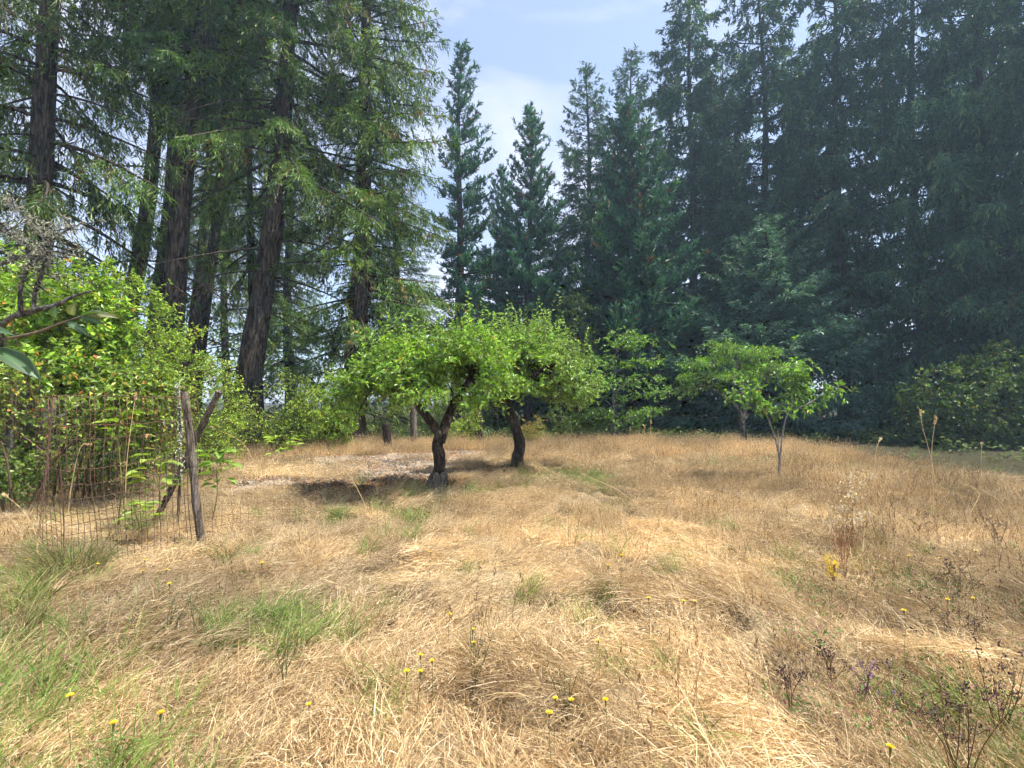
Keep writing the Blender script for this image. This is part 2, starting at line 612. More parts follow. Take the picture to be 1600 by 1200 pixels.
# ------------------------------------------------------------------ conifers
def conifer(rng, H, cb, R, prof, nb, palette, hang=0.3, blade=(0.2, 0.05), tw_sp=0.17, bl_sp=0.075, e_lo=-0.3, e_hi=0.5, sag=0.25,
            uptip=0.1, r0=0.35, dead=0, lean=(0, 0), puff=0.0, tw_len=0.42, bark=(0.1, 0.08, 0.06), side=None, dens=1.0, crook=0.12, one_sided=None):
    """returns (wood G, needle G) for a tree standing at the origin; lean: x and y offset at 10 m height"""
    wood, ned = G(), G()
    nb, tw_sp, bl_sp, blade = int(nb * 1.45), tw_sp * .45, bl_sp * .58, (blade[0] * 1.12, blade[1] * 1.0)

    def axis_at(z):
        z = np.asarray(z, float)
        return np.stack([lean[0] * z / 10 + crook * np.sin(z * .35 + ph[0]) * np.clip(z / 6, 0, 1), lean[1] * z / 10 + crook * np.sin(z * .29 + ph[1]) * np.clip(z / 6, 0, 1), z], -1)

    ph = rng.random(2) * 6
    zt = np.concatenate([np.linspace(-0.3, 1.2, 6), np.linspace(1.8, H, 26)])
    rt = r0 * np.clip(1 - zt / H, 0.0, 1.05) ** 0.85 + 0.012 + r0 * 0.55 * np.exp(-np.clip(zt + .3, 0, 9) / 0.55)
    tubes(wood, axis_at(zt), rt, 14, bark, lump=0.10, seed=int(rng.integers(99)))
    # live limbs
    u = (np.arange(nb) + rng.random(nb)) / nb
    t = u ** 0.92
    nw = (H - cb) / 0.62                                   # limbs stand in loose whorls
    t = np.clip((np.floor(t * nw) + .5 + rng.normal(0, .16, nb)) / nw, 0.002, .995)
    zs = cb + (H - cb) * t
    az = np.arange(nb) * 2.39996 + rng.normal(0, .35, nb)
    Ls = R * prof(t) * rng.choice([.5, .8, 1.0, 1.15, 1.3], nb) * rng.uniform(.85, 1.1, nb) + 0.15
    if one_sided:
        Ls = Ls * (1 + one_sided[1] * np.cos(az - one_sided[0]))
    all_pts, all_r = [], []
    for i in range(nb):
        L, a = Ls[i], az[i]
        e = e_lo + (e_hi - e_lo) * t[i] + rng.normal(0, .12)
        ns = 7
        s = np.linspace(0, 1, ns)
        out = s * L
        zz = out * math.tan(e) - sag * L * s ** 2 * (1 - .75 * t[i]) + uptip * L * s ** 4
        side_w = rng.normal(0, .12) * L * s ** 2
        pts = axis_at(zs[i]) + np.stack([out * math.cos(a) - side_w * math.sin(a), out * math.sin(a) + side_w * math.cos(a), zz], -1)
        all_pts.append(pts)
        all_r.append((0.014 + 0.013 * L) * (1 - .85 * s))
        # twigs
        nt = max(5, int(L / tw_sp * dens))
        st = np.sort(rng.uniform(0.10 if puff else 0.16, 1.0, nt) ** 0.85)
        fi = st * (ns - 1)
        k = np.clip(fi.astype(int), 0, ns - 2)
        fr = (fi - k)[:, None]
        tp = pts[k] * (1 - fr) + pts[k + 1] * fr
        T = unit(pts[k + 1] - pts[k])
        sd = unit(np.cross(T, [0, 0, 1.0])) * np.where(rng.random(nt) < .5, -1, 1)[:, None]
        lt = np.clip(tw_len * L * (1.05 - st) ** .75, .16, 1.0) * rng.uniform(.6, 1.2, nt)
        if puff:
            td = unit(T * .5 + rand_unit(nt, rng) * puff + np.array([0, 0, .55]))
        else:
            hg = hang * rng.uniform(.2, 1.3, nt)[:, None]
            td = unit((T * .62 + sd * .8) * (1 - hg * .6) + np.array([0, 0, -1.0]) * hg + rng.normal(0, .1, (nt, 3)))
        tcol = pick_cols(nt, palette, rng, .16) * rng.uniform(.68, 1.32)
        nbl = np.maximum(4, (lt / bl_sp).astype(int))
        rep = np.repeat(np.arange(nt), nbl)
        n = len(rep)
        q = rng.random(n)
        droop = np.zeros((n, 3))
        droop[:, 2] = -(q * lt[rep]) ** 2 * (.35 + .5 * hang) * (0 if puff else 1)
        P = tp[rep] + td[rep] * (q * lt[rep])[:, None] + droop + rng.normal(0, .015, (n, 3))
        D = unit(td[rep] * .9 + rand_unit(n, rng) * .75 + np.array([0, 0, -.25 * hang if not puff else .25]))
        bl = blade[0] * rng.uniform(.6, 1.25, n)
        leaves(ned, P, D, rand_unit(n, rng) * .7 + np.array([0, 0, 1.0]), bl, blade[1] * rng.uniform(.7, 1.3, n), tcol[rep] * rng.uniform(.82, 1.18, (n, 1)), fold=.15, curl=.1)
    # leader
    n = 40
    q = rng.random(n)
    P = axis_at(H - 1.3 * q)
    leaves(ned, P, unit(rand_unit(n, rng) * .8 + [0, 0, .7]), rand_unit(n, rng), blade[0] * 1.2, blade[1], pick_cols(n, palette, rng))
    tubes(wood, np.array(all_pts), np.array(all_r), 4, bark, cap=False)
    if dead:
        zd = rng.uniform(max(1.0, cb * .12), cb * 1.25 + 1.5, dead)
        ad = rng.random(dead) * 6.28
        Ld = rng.uniform(.3, 1.0, dead) ** 1.3 * R * .95
        s = np.linspace(0, 1, 7)[None]
        zz = s * Ld[:, None] * rng.uniform(-.35, .2, (dead, 1)) - s ** 2 * Ld[:, None] * rng.uniform(.05, .4, (dead, 1))
        w = rng.normal(0, .12, (dead, 1)) * s ** 2 * Ld[:, None]
        c, sn = np.cos(ad)[:, None], np.sin(ad)[:, None]
        pts = axis_at(zd)[:, None] + np.stack([s * Ld[:, None] * c - w * sn, s * Ld[:, None] * sn + w * c, zz], -1)
        tubes(wood, pts, (0.007 + .010 * Ld[:, None]) * (1.05 - s), 4, (.1, .085, .07), cap=False)
        # bare twigs on dead limbs
        m_ = dead * 6
        src = rng.integers(dead, size=m_)
        kk = rng.integers(2, 6, size=m_)
        b0 = pts[src, kk]
        tdir = unit(pts[src, kk] - pts[src, kk - 1] + rng.normal(0, .6, (m_, 3)) + [0, 0, -.35])
        ss = np.linspace(0, 1, 3)[None, :, None]
        tl = rng.uniform(.15, .55, m_)[:, None, None]
        tp = b0[:, None] + tdir[:, None] * ss * tl + np.array([0, 0, -.25]) * ss ** 2 * tl
        tubes(wood, tp, np.tile([.008, .006, .003], (m_, 1)), 3, (.1, .085, .07), cap=False)
    return wood, ned


def p_fir(t):
    return np.clip(np.minimum(.72 + 1.3 * t, 1.0) * (1 - t) ** .5, 0, 1) + .04


def p_cone(t):
    return np.clip((1 - t) ** .85, 0, 1) * np.minimum(.75 + t * 2, 1) + .03


def p_column(t):
    return np.clip(np.minimum(.7 + 1.2 * t, 1.0) * (1 - t) ** .4, 0, 1) + .03


def p_narrow(t):
    return np.clip((1 - t ** 1.3) ** .9, 0, 1) * .95 + .05


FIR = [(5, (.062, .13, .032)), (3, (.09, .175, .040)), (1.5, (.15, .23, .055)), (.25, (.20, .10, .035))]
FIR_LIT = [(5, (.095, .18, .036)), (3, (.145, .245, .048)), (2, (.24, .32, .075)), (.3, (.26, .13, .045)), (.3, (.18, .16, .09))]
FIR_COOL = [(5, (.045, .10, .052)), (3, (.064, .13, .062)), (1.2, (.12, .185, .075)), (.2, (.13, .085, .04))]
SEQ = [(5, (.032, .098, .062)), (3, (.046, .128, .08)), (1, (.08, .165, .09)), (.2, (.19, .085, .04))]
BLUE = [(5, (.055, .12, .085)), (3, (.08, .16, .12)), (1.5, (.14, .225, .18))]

TREE_SRC = {}


def make_tree(kind, label, cat, loc, wood_mat, w, nd, name, group):
    t = thing(name, label, cat, loc, group)
    w.build('trunk', wood_mat, t, smooth=True)
    nd.build('crown', M_NEEDLE, t, kind='stuff')
    TREE_SRC[kind] = t
    return t


def base_at(px, d):
    x = (px - 800) / F_PX * d
    return (x, d, gz(x, d) - .05)


R_ = np.random.default_rng
GW = 'tall firs on the left side of the clearing'
GB = 'conifers at the back of the clearing'
GR = 'conifers along the right side of the clearing'

# left: high-crowned trunks with a lean
w, nd = conifer(R_(11), 29, 12.0, 3.6, p_fir, 90, FIR, hang=.55, r0=.37, dead=34, lean=(.85, 0), blade=(.21, .036), sag=.3)
make_tree('high', 'thick straight fir trunk with bark in sun, biggest of the close-set trunks over the thicket', 'fir tree', base_at(247, 15), M_BARK_FIR, w, nd, 'fir_tree', GW)
# low crowned, drooping
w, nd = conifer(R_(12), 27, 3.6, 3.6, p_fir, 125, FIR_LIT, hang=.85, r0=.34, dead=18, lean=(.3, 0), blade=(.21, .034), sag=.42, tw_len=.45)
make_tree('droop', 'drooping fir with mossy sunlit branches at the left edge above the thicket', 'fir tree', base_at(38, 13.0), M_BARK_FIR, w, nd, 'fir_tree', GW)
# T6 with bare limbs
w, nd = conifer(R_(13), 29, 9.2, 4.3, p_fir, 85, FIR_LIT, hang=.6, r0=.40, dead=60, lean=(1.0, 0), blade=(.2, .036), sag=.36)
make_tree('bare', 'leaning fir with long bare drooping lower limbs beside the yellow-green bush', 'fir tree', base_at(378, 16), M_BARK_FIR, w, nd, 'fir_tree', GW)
# T7 dense
w, nd = conifer(R_(14), 25, 3.4, 2.85, p_column, 200, FIR_LIT, hang=.6, r0=.40, dead=26, lean=(.25, 0), blade=(.19, .038), sag=.25, one_sided=(0.0, .08))
make_tree('dense', 'massive dense spruce towering behind the apple trees, dark at its foot', 'spruce tree', base_at(552, 17.5), M_BARK_FIR, w, nd, 'spruce_tree', GW)

w, nd = conifer(R_(15), 32, 15.0, 3.2, p_fir, 70, FIR, hang=.55, r0=.36, dead=22, lean=(.95, 0), blade=(.21, .05), sag=.3)
make_tree('bole', 'fir trunk leaning right, leftmost of three slim trunks against blue sky', 'fir tree', base_at(180, 20), M_BARK_FIR, w, nd, 'fir_tree', GW)
copy_thing(TREE_SRC['bole'], base_at(229, 22), -0.35, 'darker fir trunk rising right behind the thick straight trunk', GW, (.95, .95, 1.03))
copy_thing(TREE_SRC['bare'], base_at(284, 23), .35, 'thin shaded fir trunk, left one of the tight pair', GW, (.7, .7, 1.0))
copy_thing(TREE_SRC['bole'], base_at(301, 20), .2, 'thin shaded fir trunk, right one of the tight pair', GW, (.72, .72, .98))

copy_thing(TREE_SRC['dense'], base_at(455, 30), 4.1, 'pale sunlit fir far behind the leaning fir and the spruce', GW, (.9, .9, .85))
copy_thing(TREE_SRC['bare'], base_at(357, 27), 2.6, 'slim sunlit fir trunk standing behind the leaning fir', GW, (.55, .55, .8))
copy_thing(TREE_SRC['droop'], base_at(-150, 15), 2.4, 'fir whose foliage fills the upper corner beside the drooping fir', GW, (1, 1, 1))
copy_thing(TREE_SRC['bare'], base_at(409, 19.5), 3.3, 'dark slim fir trunk just right of the leaning fir', GW, (.45, .45, .75))

# centre back
w, nd = conifer(R_(21), 22.0, 5.4, 2.3, p_narrow, 120, SEQ, hang=.1, puff=.55, r0=.30, dead=30, blade=(.24, .075), tw_sp=.15, e_lo=-.35, e_hi=.8, sag=.1, uptip=.3, tw_len=.32, one_sided=(0.2, .35), lean=(.12, 0))
make_tree('seq_tall', 'tall narrow redwood with bare lower trunk, alone against the open sky', 'redwood tree', base_at(712, 27), M_BARK_RED, w, nd, 'redwood_tree', GB)
w, nd = conifer(R_(22), 18.8, 1.4, 3.5, p_cone, 150, SEQ, hang=.1, puff=.55, r0=.32, dead=8, blade=(.26, .085), tw_sp=.16, e_lo=-.3, e_hi=.8, sag=.1, uptip=.3, tw_len=.3)
make_tree('seq', 'pointed blue-green redwood right of the sky gap, conical with sharp tip', 'redwood tree', base_at(828, 28), M_BARK_RED, w, nd, 'redwood_tree', GB)
w, nd = conifer(R_(23), 16.4, .7, 4.3, p_cone, 170, SEQ, hang=.1, puff=.7, r0=.32, blade=(.27, .10), tw_sp=.17, e_lo=-.25, e_hi=.7, sag=.1, uptip=.35, tw_len=.3)
make_tree('seq_puff', 'plump redwood with rounded tufted foliage in front of taller firs', 'redwood tree', base_at(985, 24), M_BARK_RED, w, nd, 'redwood_tree', GB)
copy_thing(TREE_SRC['seq'], base_at(785, 31), 2.2, 'shorter redwood half hidden just left of the pointed redwood', GB, (.75, .75, .89))
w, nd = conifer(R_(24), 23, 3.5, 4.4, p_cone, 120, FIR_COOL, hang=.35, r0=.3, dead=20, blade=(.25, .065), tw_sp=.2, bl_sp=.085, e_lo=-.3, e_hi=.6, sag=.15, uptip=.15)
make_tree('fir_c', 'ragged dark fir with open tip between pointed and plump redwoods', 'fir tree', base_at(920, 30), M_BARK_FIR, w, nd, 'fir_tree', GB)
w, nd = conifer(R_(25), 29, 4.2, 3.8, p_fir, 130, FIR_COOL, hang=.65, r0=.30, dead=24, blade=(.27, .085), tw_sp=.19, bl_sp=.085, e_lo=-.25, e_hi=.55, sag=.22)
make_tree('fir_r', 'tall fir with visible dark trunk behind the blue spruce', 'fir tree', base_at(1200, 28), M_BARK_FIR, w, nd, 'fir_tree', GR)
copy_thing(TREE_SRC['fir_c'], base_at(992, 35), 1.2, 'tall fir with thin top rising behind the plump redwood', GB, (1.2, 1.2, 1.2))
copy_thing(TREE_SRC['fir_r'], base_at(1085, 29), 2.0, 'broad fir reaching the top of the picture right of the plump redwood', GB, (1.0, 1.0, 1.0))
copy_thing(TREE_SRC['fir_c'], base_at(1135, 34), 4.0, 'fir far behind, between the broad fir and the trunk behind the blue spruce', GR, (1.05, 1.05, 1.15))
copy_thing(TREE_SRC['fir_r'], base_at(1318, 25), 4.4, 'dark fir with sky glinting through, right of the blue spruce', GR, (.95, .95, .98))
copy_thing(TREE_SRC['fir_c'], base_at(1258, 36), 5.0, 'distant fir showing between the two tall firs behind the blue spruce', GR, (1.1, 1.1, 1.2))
copy_thing(TREE_SRC['dense'], base_at(622, 29), 2.2, 'fir filling the gap behind the massive spruce and the tall narrow redwood', GB, (1.0, 1.0, .62))
copy_thing(TREE_SRC['fir_c'], base_at(872, 38), 2.7, 'far small fir filling the gap left of the ragged dark fir', GB, (.8, .8, .68))
copy_thing(TREE_SRC['fir_c'], base_at(112, 31), 1.9, 'short bushy fir far behind the thicket, seen between trunks', GW, (.8, .8, .52))
# right: drooping dark firs
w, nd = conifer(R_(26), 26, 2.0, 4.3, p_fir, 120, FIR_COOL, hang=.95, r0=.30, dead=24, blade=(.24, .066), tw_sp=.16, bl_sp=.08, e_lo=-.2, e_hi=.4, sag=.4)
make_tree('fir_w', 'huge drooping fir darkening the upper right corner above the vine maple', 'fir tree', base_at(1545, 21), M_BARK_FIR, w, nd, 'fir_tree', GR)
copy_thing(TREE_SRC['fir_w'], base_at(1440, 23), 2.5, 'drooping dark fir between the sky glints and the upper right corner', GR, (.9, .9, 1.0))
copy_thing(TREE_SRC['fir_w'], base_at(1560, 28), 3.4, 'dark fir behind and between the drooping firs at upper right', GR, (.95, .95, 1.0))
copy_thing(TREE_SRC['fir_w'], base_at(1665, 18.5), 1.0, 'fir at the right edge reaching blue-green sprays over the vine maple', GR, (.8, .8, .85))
# blue spruce
w, nd = conifer(R_(27), 9.3, .35, 3.6, p_cone, 125, BLUE, hang=.2, r0=.2, blade=(.16, .045), tw_sp=.13, bl_sp=.06, e_lo=-.25, e_hi=.6, sag=.08, uptip=.18, tw_len=.4)
make_tree('blue', 'low broad blue spruce with a spire tip in front of the dark firs', 'spruce tree', base_at(1200, 21.8), M_BARK_FIR, w, nd, 'spruce_tree', GR)
TREE_SRC['blue'].scale = (1.42, 1.15, 1.05)

# ------------------------------------------------------------------ broadleaf shrubs and trees
def spray(fol, wood, A, D, tl, nl, leaf, palette, rng, droop=.4, twig_r=.004, twig_col=(.13, .1, .06), oval=False, up=.6, spread=.9, drawn=True):
    """A anchors (n,3) with twigs of length tl along D carrying nl leaves each"""
    n = len(A)
    tl = np.broadcast_to(tl, n) * rng.uniform(.6, 1.25, n)
    s = np.linspace(0, 1, 4)[None, :, None]
    pts = A[:, None] + D[:, None] * s * tl[:, None, None] + np.array([0, 0, -1.0]) * droop * s ** 2 * tl[:, None, None]
    if drawn:
        tubes(wood, pts, np.tile(np.array([1, .8, .6, .3]) * twig_r, (n, 1)), 3, twig_col, cap=False)
    rep = np.repeat(np.arange(n), nl)
    m_ = len(rep)
    q = (np.tile(np.arange(nl), n) + rng.random(m_)) / nl
    q = .12 + .88 * q
    P = A[rep] + D[rep] * (q * tl[rep])[:, None]
    P[:, 2] -= droop * q ** 2 * tl[rep]
    sd = unit(np.cross(D[rep], rand_unit(m_, rng)))
    LD = unit(D[rep] * .6 + sd * spread + np.array([0, 0, -.15]))
    N = unit(np.array([0, 0, up]) + rand_unit(m_, rng) * .6)
    tone = (1 + .20 * rng.normal(size=(n, 1))).clip(.5, 1.5)
    col = pick_cols(m_, palette, rng, .14) * tone[rep]
    Lf = leaf[0] * rng.uniform(.6, 1.2, m_)
    (oval_leaves if oval else leaves)(fol, P, LD, N, Lf, Lf * leaf[1] * rng.uniform(.85, 1.15, m_), col)


def blob_points(rng, ells, n, gap=.0, gscale=1.3, shell=2.4):
    """points in a union of ellipsoids (cx,cy,cz,rx,ry,rz), outer biased, with noise gaps; returns points and outward directions"""
    vol = np.array([e[3] * e[4] * e[5] for e in ells]) ** .75
    k = rng.choice(len(ells), n * 3, p=vol / vol.sum())
    E = np.array(ells)[k]
    u = rand_unit(n * 3, rng)
    r = rng.random(n * 3) ** (1 / shell)
    P = E[:, :3] + u * r[:, None] * E[:, 3:]
    ok = (fbm(P, gscale, 77, 2) > gap) & (P[:, 2] > .05)
    P, u = P[ok][:n], u[ok][:n]
    return P, u


def shrub(name, label, cat, loc, ells, n_sp, nl, leaf, palette, seed, tl=.35, group=None, gap=.44, stems=9, droop=.35, wood=None, oval=False, stem_r=.018, up_bias=.45, extra=None, twig_col=(.13, .1, .06), shell=2.4):
    rng = R_(seed)
    t = thing(name, label, cat, loc, group)
    fol, wd = G(), G()
    P, u = blob_points(rng, ells, n_sp, gap, shell=shell)
    D = unit(u * .7 + np.array([0, 0, up_bias]) + rand_unit(len(P), rng) * .5)
    spray(fol, wd, P - D * .12, D, tl, nl, leaf, palette, rng, droop, oval=oval, twig_col=twig_col)
    # woody stems from the foot into the foliage
    if stems:
        tgt = P[rng.choice(len(P), stems)]
        foot = rng.normal(0, 1, (stems, 3)) * [.22, .22, 0]
        mid = foot * .4 + tgt * .6
        mid[:, 2] = tgt[:, 2] * .72
        path = np.stack([smooth_path(np.stack([foot[i] + [0, 0, -.1], foot[i] * .8 + tgt[i] * .2 + [0, 0, tgt[i][2] * .22], mid[i], tgt[i]]), 9) for i in range(stems)])
        tubes(wd, path, np.tile(np.linspace(1, .25, 9) * stem_r, (stems, 1)), 5, twig_col, cap=False)
    if extra:
        extra(fol, wd, rng)
    wd.build('stem', wood or M_PLAIN, t, smooth=True, kind='stuff')
    fol.build('crown', M_LEAF, t, kind='stuff')
    return t


YEL = [(4, (.22, .37, .045)), (3, (.31, .46, .06)), (2, (.12, .22, .03)), (.6, (.50, .47, .07)), (.25, (.48, .20, .06))]
YEL2 = [(3, (.26, .40, .048)), (3, (.37, .49, .068)), (2, (.13, .23, .035)), (.7, (.54, .50, .08))]
BRAM = [(5, (.20, .30, .045)), (3, (.28, .38, .065)), (2, (.10, .17, .03)), (.6, (.46, .40, .08)), (.3, (.48, .18, .06)), (.3, (.52, .30, .12))]
APPLE = [(4, (.19, .33, .05)), (3.5, (.29, .44, .07)), (2, (.10, .19, .036)), (.8, (.34, .42, .11)), (.12, (.45, .25, .08))]
APPLE_PALE = [(5, (.24, .37, .08)), (3, (.31, .44, .12)), (1.5, (.14, .24, .055)), (1, (.40, .47, .21))]
CHERRY = [(5, (.165, .31, .055)), (3, (.23, .40, .07)), (2, (.10, .20, .042)), (.15, (.5, .38, .06))]
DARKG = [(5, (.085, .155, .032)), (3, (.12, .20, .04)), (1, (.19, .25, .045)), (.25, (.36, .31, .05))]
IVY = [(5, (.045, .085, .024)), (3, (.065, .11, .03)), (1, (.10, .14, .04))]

# left thicket: five neighbours
GT = 'shrubs of the sunlit thicket on the left'
shrub('shrub', 'tall yellow-green shrub filling the left edge under the drooping fir', 'shrub', base_at(30, 8.3),
      [(-.6, .2, 2.0, 1.6, 1.1, 1.0), (.2, .4, 2.8, 1.3, 1.0, 1.4), (-1.3, .5, 3.2, 1.2, 1, 1.4)], 1250, 8, (.115, .55), YEL, 31, group=GT, stems=14)
shrub('shrub', 'upright yellow-green shrub in the thicket directly below the thick fir trunk', 'shrub', base_at(170, 9.3),
      [(-.2, .2, 2.2, 1.3, 1.0, 1.0), (-.2, .3, 3.2, 1.05, .9, 1.2), (-.8, .2, 2.6, .9, .9, 1.2)], 1400, 8, (.09, .5), YEL2, 32, group=GT, stems=14, up_bias=.7)
shrub('shrub', 'lemon-green shrub at the inner end of the thicket, before the leaning fir', 'shrub', base_at(285, 9.6),
      [(0, .2, 1.3, 1.15, .9, 1.3), (-.2, .2, 2.3, .95, .8, .9)], 1150, 8, (.06, .5), YEL2, 33, group=GT, stems=12, up_bias=.6)
shrub('bramble_bush', 'tangled bramble with reddening leaves spilling behind the wire fence', 'bramble', base_at(95, 7.0),
      [(0, .3, 1.65, 1.5, .8, .55), (-1.0, .2, 1.9, 1.0, .7, .65), (.9, .5, 1.5, .8, .6, .6)], 1000, 6, (.085, .62), BRAM, 34, tl=.55, group=GT, stems=9, droop=.6, twig_col=(.09, .055, .035), shell=3.2)
shrub('shrub', 'low dark leafy shrub at the left edge beneath the bramble', 'shrub', base_at(-10, 7.0),
      [(.1, 0, .45, .75, .6, .5)], 420, 6, (.07, .6), [(4, (.12, .2, .035)), (2, (.2, .27, .05)), (1, (.08, .14, .03))], 35, group=GT)
shrub('shrub', 'dark-leaved shrub added to fill the shadowed void behind the wire mesh', 'shrub', base_at(150, 8.4),
      [(0, 0, .6, 1.5, .6, .6), (-1.3, 0, .7, .8, .6, .6)], 750, 7, (.07, .55), [(4, (.07, .125, .03)), (2, (.12, .19, .04))], 50, group=GT, stems=6)  # added shrub, dark greens standing in for the deep shadow here
GBu = 'bushes along the back edge of the clearing'
shrub('shrub', 'rounded yellow-green bush between the leaning fir and the apple trees', 'bush', base_at(437, 14.2),
      [(0, 0, .85, 1.2, .9, .9), (.15, .1, 1.7, .9, .7, .8), (.8, .1, 1.2, .7, .6, .9)], 1300, 8, (.065, .5), YEL2, 36, group=GBu, stems=10)
shrub('shrub', 'darker bush at the foot of the leaning fir, left of the rounded bush', 'bush', base_at(345, 13.5),
      [(0, 0, .9, 1.2, .8, .9), (.9, .3, .6, .7, .6, .6)], 750, 7, (.06, .5), [(4, (.11, .17, .03)), (2, (.2, .25, .04))], 37, group=GBu)
shrub('shrub', 'thin twiggy bush with small yellowing leaves behind the forked apple trunk', 'bush', base_at(590, 18.5),
      [(0, 0, 1.2, 1.5, .8, 1.0), (-1.2, .3, 1.0, 1.0, .7, .9)], 520, 6, (.07, .5), YEL, 38, group=GBu, gap=.5, stems=14)
shrub('shrub', 'bright yellow bush seen between the two apple trunks', 'bush', base_at(722, 16.5),
      [(0, 0, .75, .65, .5, .65), (.1, 0, 1.2, .5, .45, .5)], 420, 7, (.075, .5), YEL2, 39, group=GBu)
shrub('shrub', 'yellow and rusty leaved bush right of the curved apple trunk', 'bush', base_at(825, 16.5),
      [(0, 0, .7, .55, .5, .7)], 300, 7, (.07, .5), [(3, (.3, .3, .05)), (2, (.42, .3, .06)), (1, (.4, .14, .05)), (2, (.15, .2, .03))], 40, group=GBu)
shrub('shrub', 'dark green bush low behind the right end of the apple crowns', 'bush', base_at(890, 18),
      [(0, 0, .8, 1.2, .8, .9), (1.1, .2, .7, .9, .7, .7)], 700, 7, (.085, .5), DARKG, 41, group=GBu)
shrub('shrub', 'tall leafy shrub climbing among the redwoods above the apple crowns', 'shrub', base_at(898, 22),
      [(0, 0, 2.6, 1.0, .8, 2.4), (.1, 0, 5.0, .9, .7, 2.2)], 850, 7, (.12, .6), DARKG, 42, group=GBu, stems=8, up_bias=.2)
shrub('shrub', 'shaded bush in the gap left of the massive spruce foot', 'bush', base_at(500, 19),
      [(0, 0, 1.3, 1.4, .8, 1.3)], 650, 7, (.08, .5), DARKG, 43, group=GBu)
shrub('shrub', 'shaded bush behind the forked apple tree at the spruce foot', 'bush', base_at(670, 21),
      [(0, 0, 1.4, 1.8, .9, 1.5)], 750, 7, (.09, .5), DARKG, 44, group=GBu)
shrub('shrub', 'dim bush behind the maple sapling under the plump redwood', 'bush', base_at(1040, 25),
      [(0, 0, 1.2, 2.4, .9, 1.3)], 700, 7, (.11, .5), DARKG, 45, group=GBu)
shrub('shrub', 'sunlit green bush at the fir feet just left of the near apple crown', 'bush', base_at(510, 14.8),
      [(0, 0, 1.0, .9, .7, .9), (.3, .2, 1.9, .8, .6, .8)], 800, 8, (.085, .5), YEL, 49, group=GBu)
# vine maple on the right
shrub('vine_maple', 'broad vine maple at the right edge, yellow-tinged leaves coloured dark for shade', 'maple tree', base_at(1530, 16.5),
      [(0, .2, 1.7, 2.4, 1.3, 1.4), (-1.3, 0, 1.4, 1.2, 1.0, 1.0), (1.2, .2, 2.6, 1.6, 1.1, 1.1)], 1600, 7, (.115, .8), [(5, (.065, .12, .026)), (3, (.085, .15, .03)), (1, (.16, .2, .035)), (.3, (.32, .27, .05))], 46, tl=.5, stems=16, droop=.3, up_bias=.15, stem_r=.025)  # leaf greens darkened to stand for the shade of the firs
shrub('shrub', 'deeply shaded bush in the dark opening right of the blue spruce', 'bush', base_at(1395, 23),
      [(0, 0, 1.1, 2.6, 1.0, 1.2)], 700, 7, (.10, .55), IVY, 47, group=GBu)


# ------------------------------------------------------------------ orchard trees
def limb(g, pts, r, n=12, k=9, col=(.1, .08, .06), lump=.12, seed=0):
    p = smooth_path(pts, n)
    rr = np.interp(np.linspace(0, 1, n), np.linspace(0, 1, len(r)), r)
    tubes(g, p, rr, k, col, lump=lump, seed=seed)
    return p


def crown_limbs(g, rng, forks, targets, r=.022):
    for tg in targets:
        f = forks[np.argmin(np.linalg.norm(forks - tg, axis=1) + rng.random(len(forks)) * .4)]
        mid = (f + tg) / 2 + rng.normal(0, .08, 3) + [0, 0, .05]
        limb(g, np.stack([f, mid, tg]), [r, r * .65, r * .25], 7, 5, lump=.05)


# first apple tree: forked trunk on a hollow grey stump
b = on_plane(683, 768)
ap = thing('apple_tree', 'near apple tree with forked trunk rising from a hollow grey stump base', 'apple tree', (b[0], b[1], gz(b[0], b[1]) - .03), 'apple trees in the clearing')
S1 = b[1] / F_PX                        # metres per photo pixel at that depth


def ap1(px, py, dy=0.0):
    return np.array([(px - 683) * S1, dy, (768 - py) * S1 * 1.0])


wd = G()
limb(wd, [ap1(684, 742), ap1(688, 720), ap1(683, 695), ap1(688, 678)], [.11, .11, .09, .095], 14, 14, lump=.2, seed=2)
lA = limb(wd, [ap1(690, 684), ap1(672, 655, -.1), ap1(652, 630, -.15), ap1(640, 610, -.2), ap1(610, 588, -.25), ap1(570, 575, -.3)], [.085, .075, .065, .055, .04, .025], 16, 10, lump=.15, seed=4)
lB = limb(wd, [ap1(687, 690), ap1(697, 655, .1), ap1(707, 630, .15), ap1(722, 608, .2), ap1(735, 580, .25), ap1(745, 560, .3)], [.095, .08, .072, .062, .045, .025], 16, 10, lump=.15, seed=6)
lC = limb(wd, [ap1(660, 640, -.1), ap1(668, 610, .2), ap1(672, 585, .4), ap1(660, 560, .5)], [.05, .045, .035, .02], 10, 8, lump=.12, seed=8)
lD = limb(wd, [ap1(648, 625, -.15), ap1(655, 600, -.5), ap1(640, 580, -.8)], [.05, .035, .02], 8, 8, lump=.12, seed=9)
rng = R_(61)
ells = [(-.2, 0, 2.2, 1.25, 1.2, .55), (-1.15, -.1, 1.95, .75, .8, .45), (-1.5, -.2, 1.7, .45, .5, .35), (.55, .1, 2.4, .85, .9, .65), (-.1, -.8, 2.0, .8, .6, .45), (.1, .6, 2.3, 1, .7, .5), (.85, -.5, 2.0, .65, .6, .55), (-.75, .3, 2.35, .6, .6, .5)]
P, u = blob_points(rng, ells, 1700, .47, 1.9, shell=2.0)
crown_limbs(wd, rng, np.concatenate([lA[6:], lB[6:], lC[5:], lD[4:]]), P[rng.choice(len(P), 42)] * [.92, .92, 1] - [0, 0, .1])
fol, tw = G(), G()
D = unit(u * [1, 1, .5] * .7 + np.array([0, 0, .35]) + rand_unit(len(P), rng) * .5)
spray(fol, tw, P - D * .15, D, .28, 8, (.095, .5), APPLE, rng, .35, twig_col=(.1, .08, .05), up=.9)
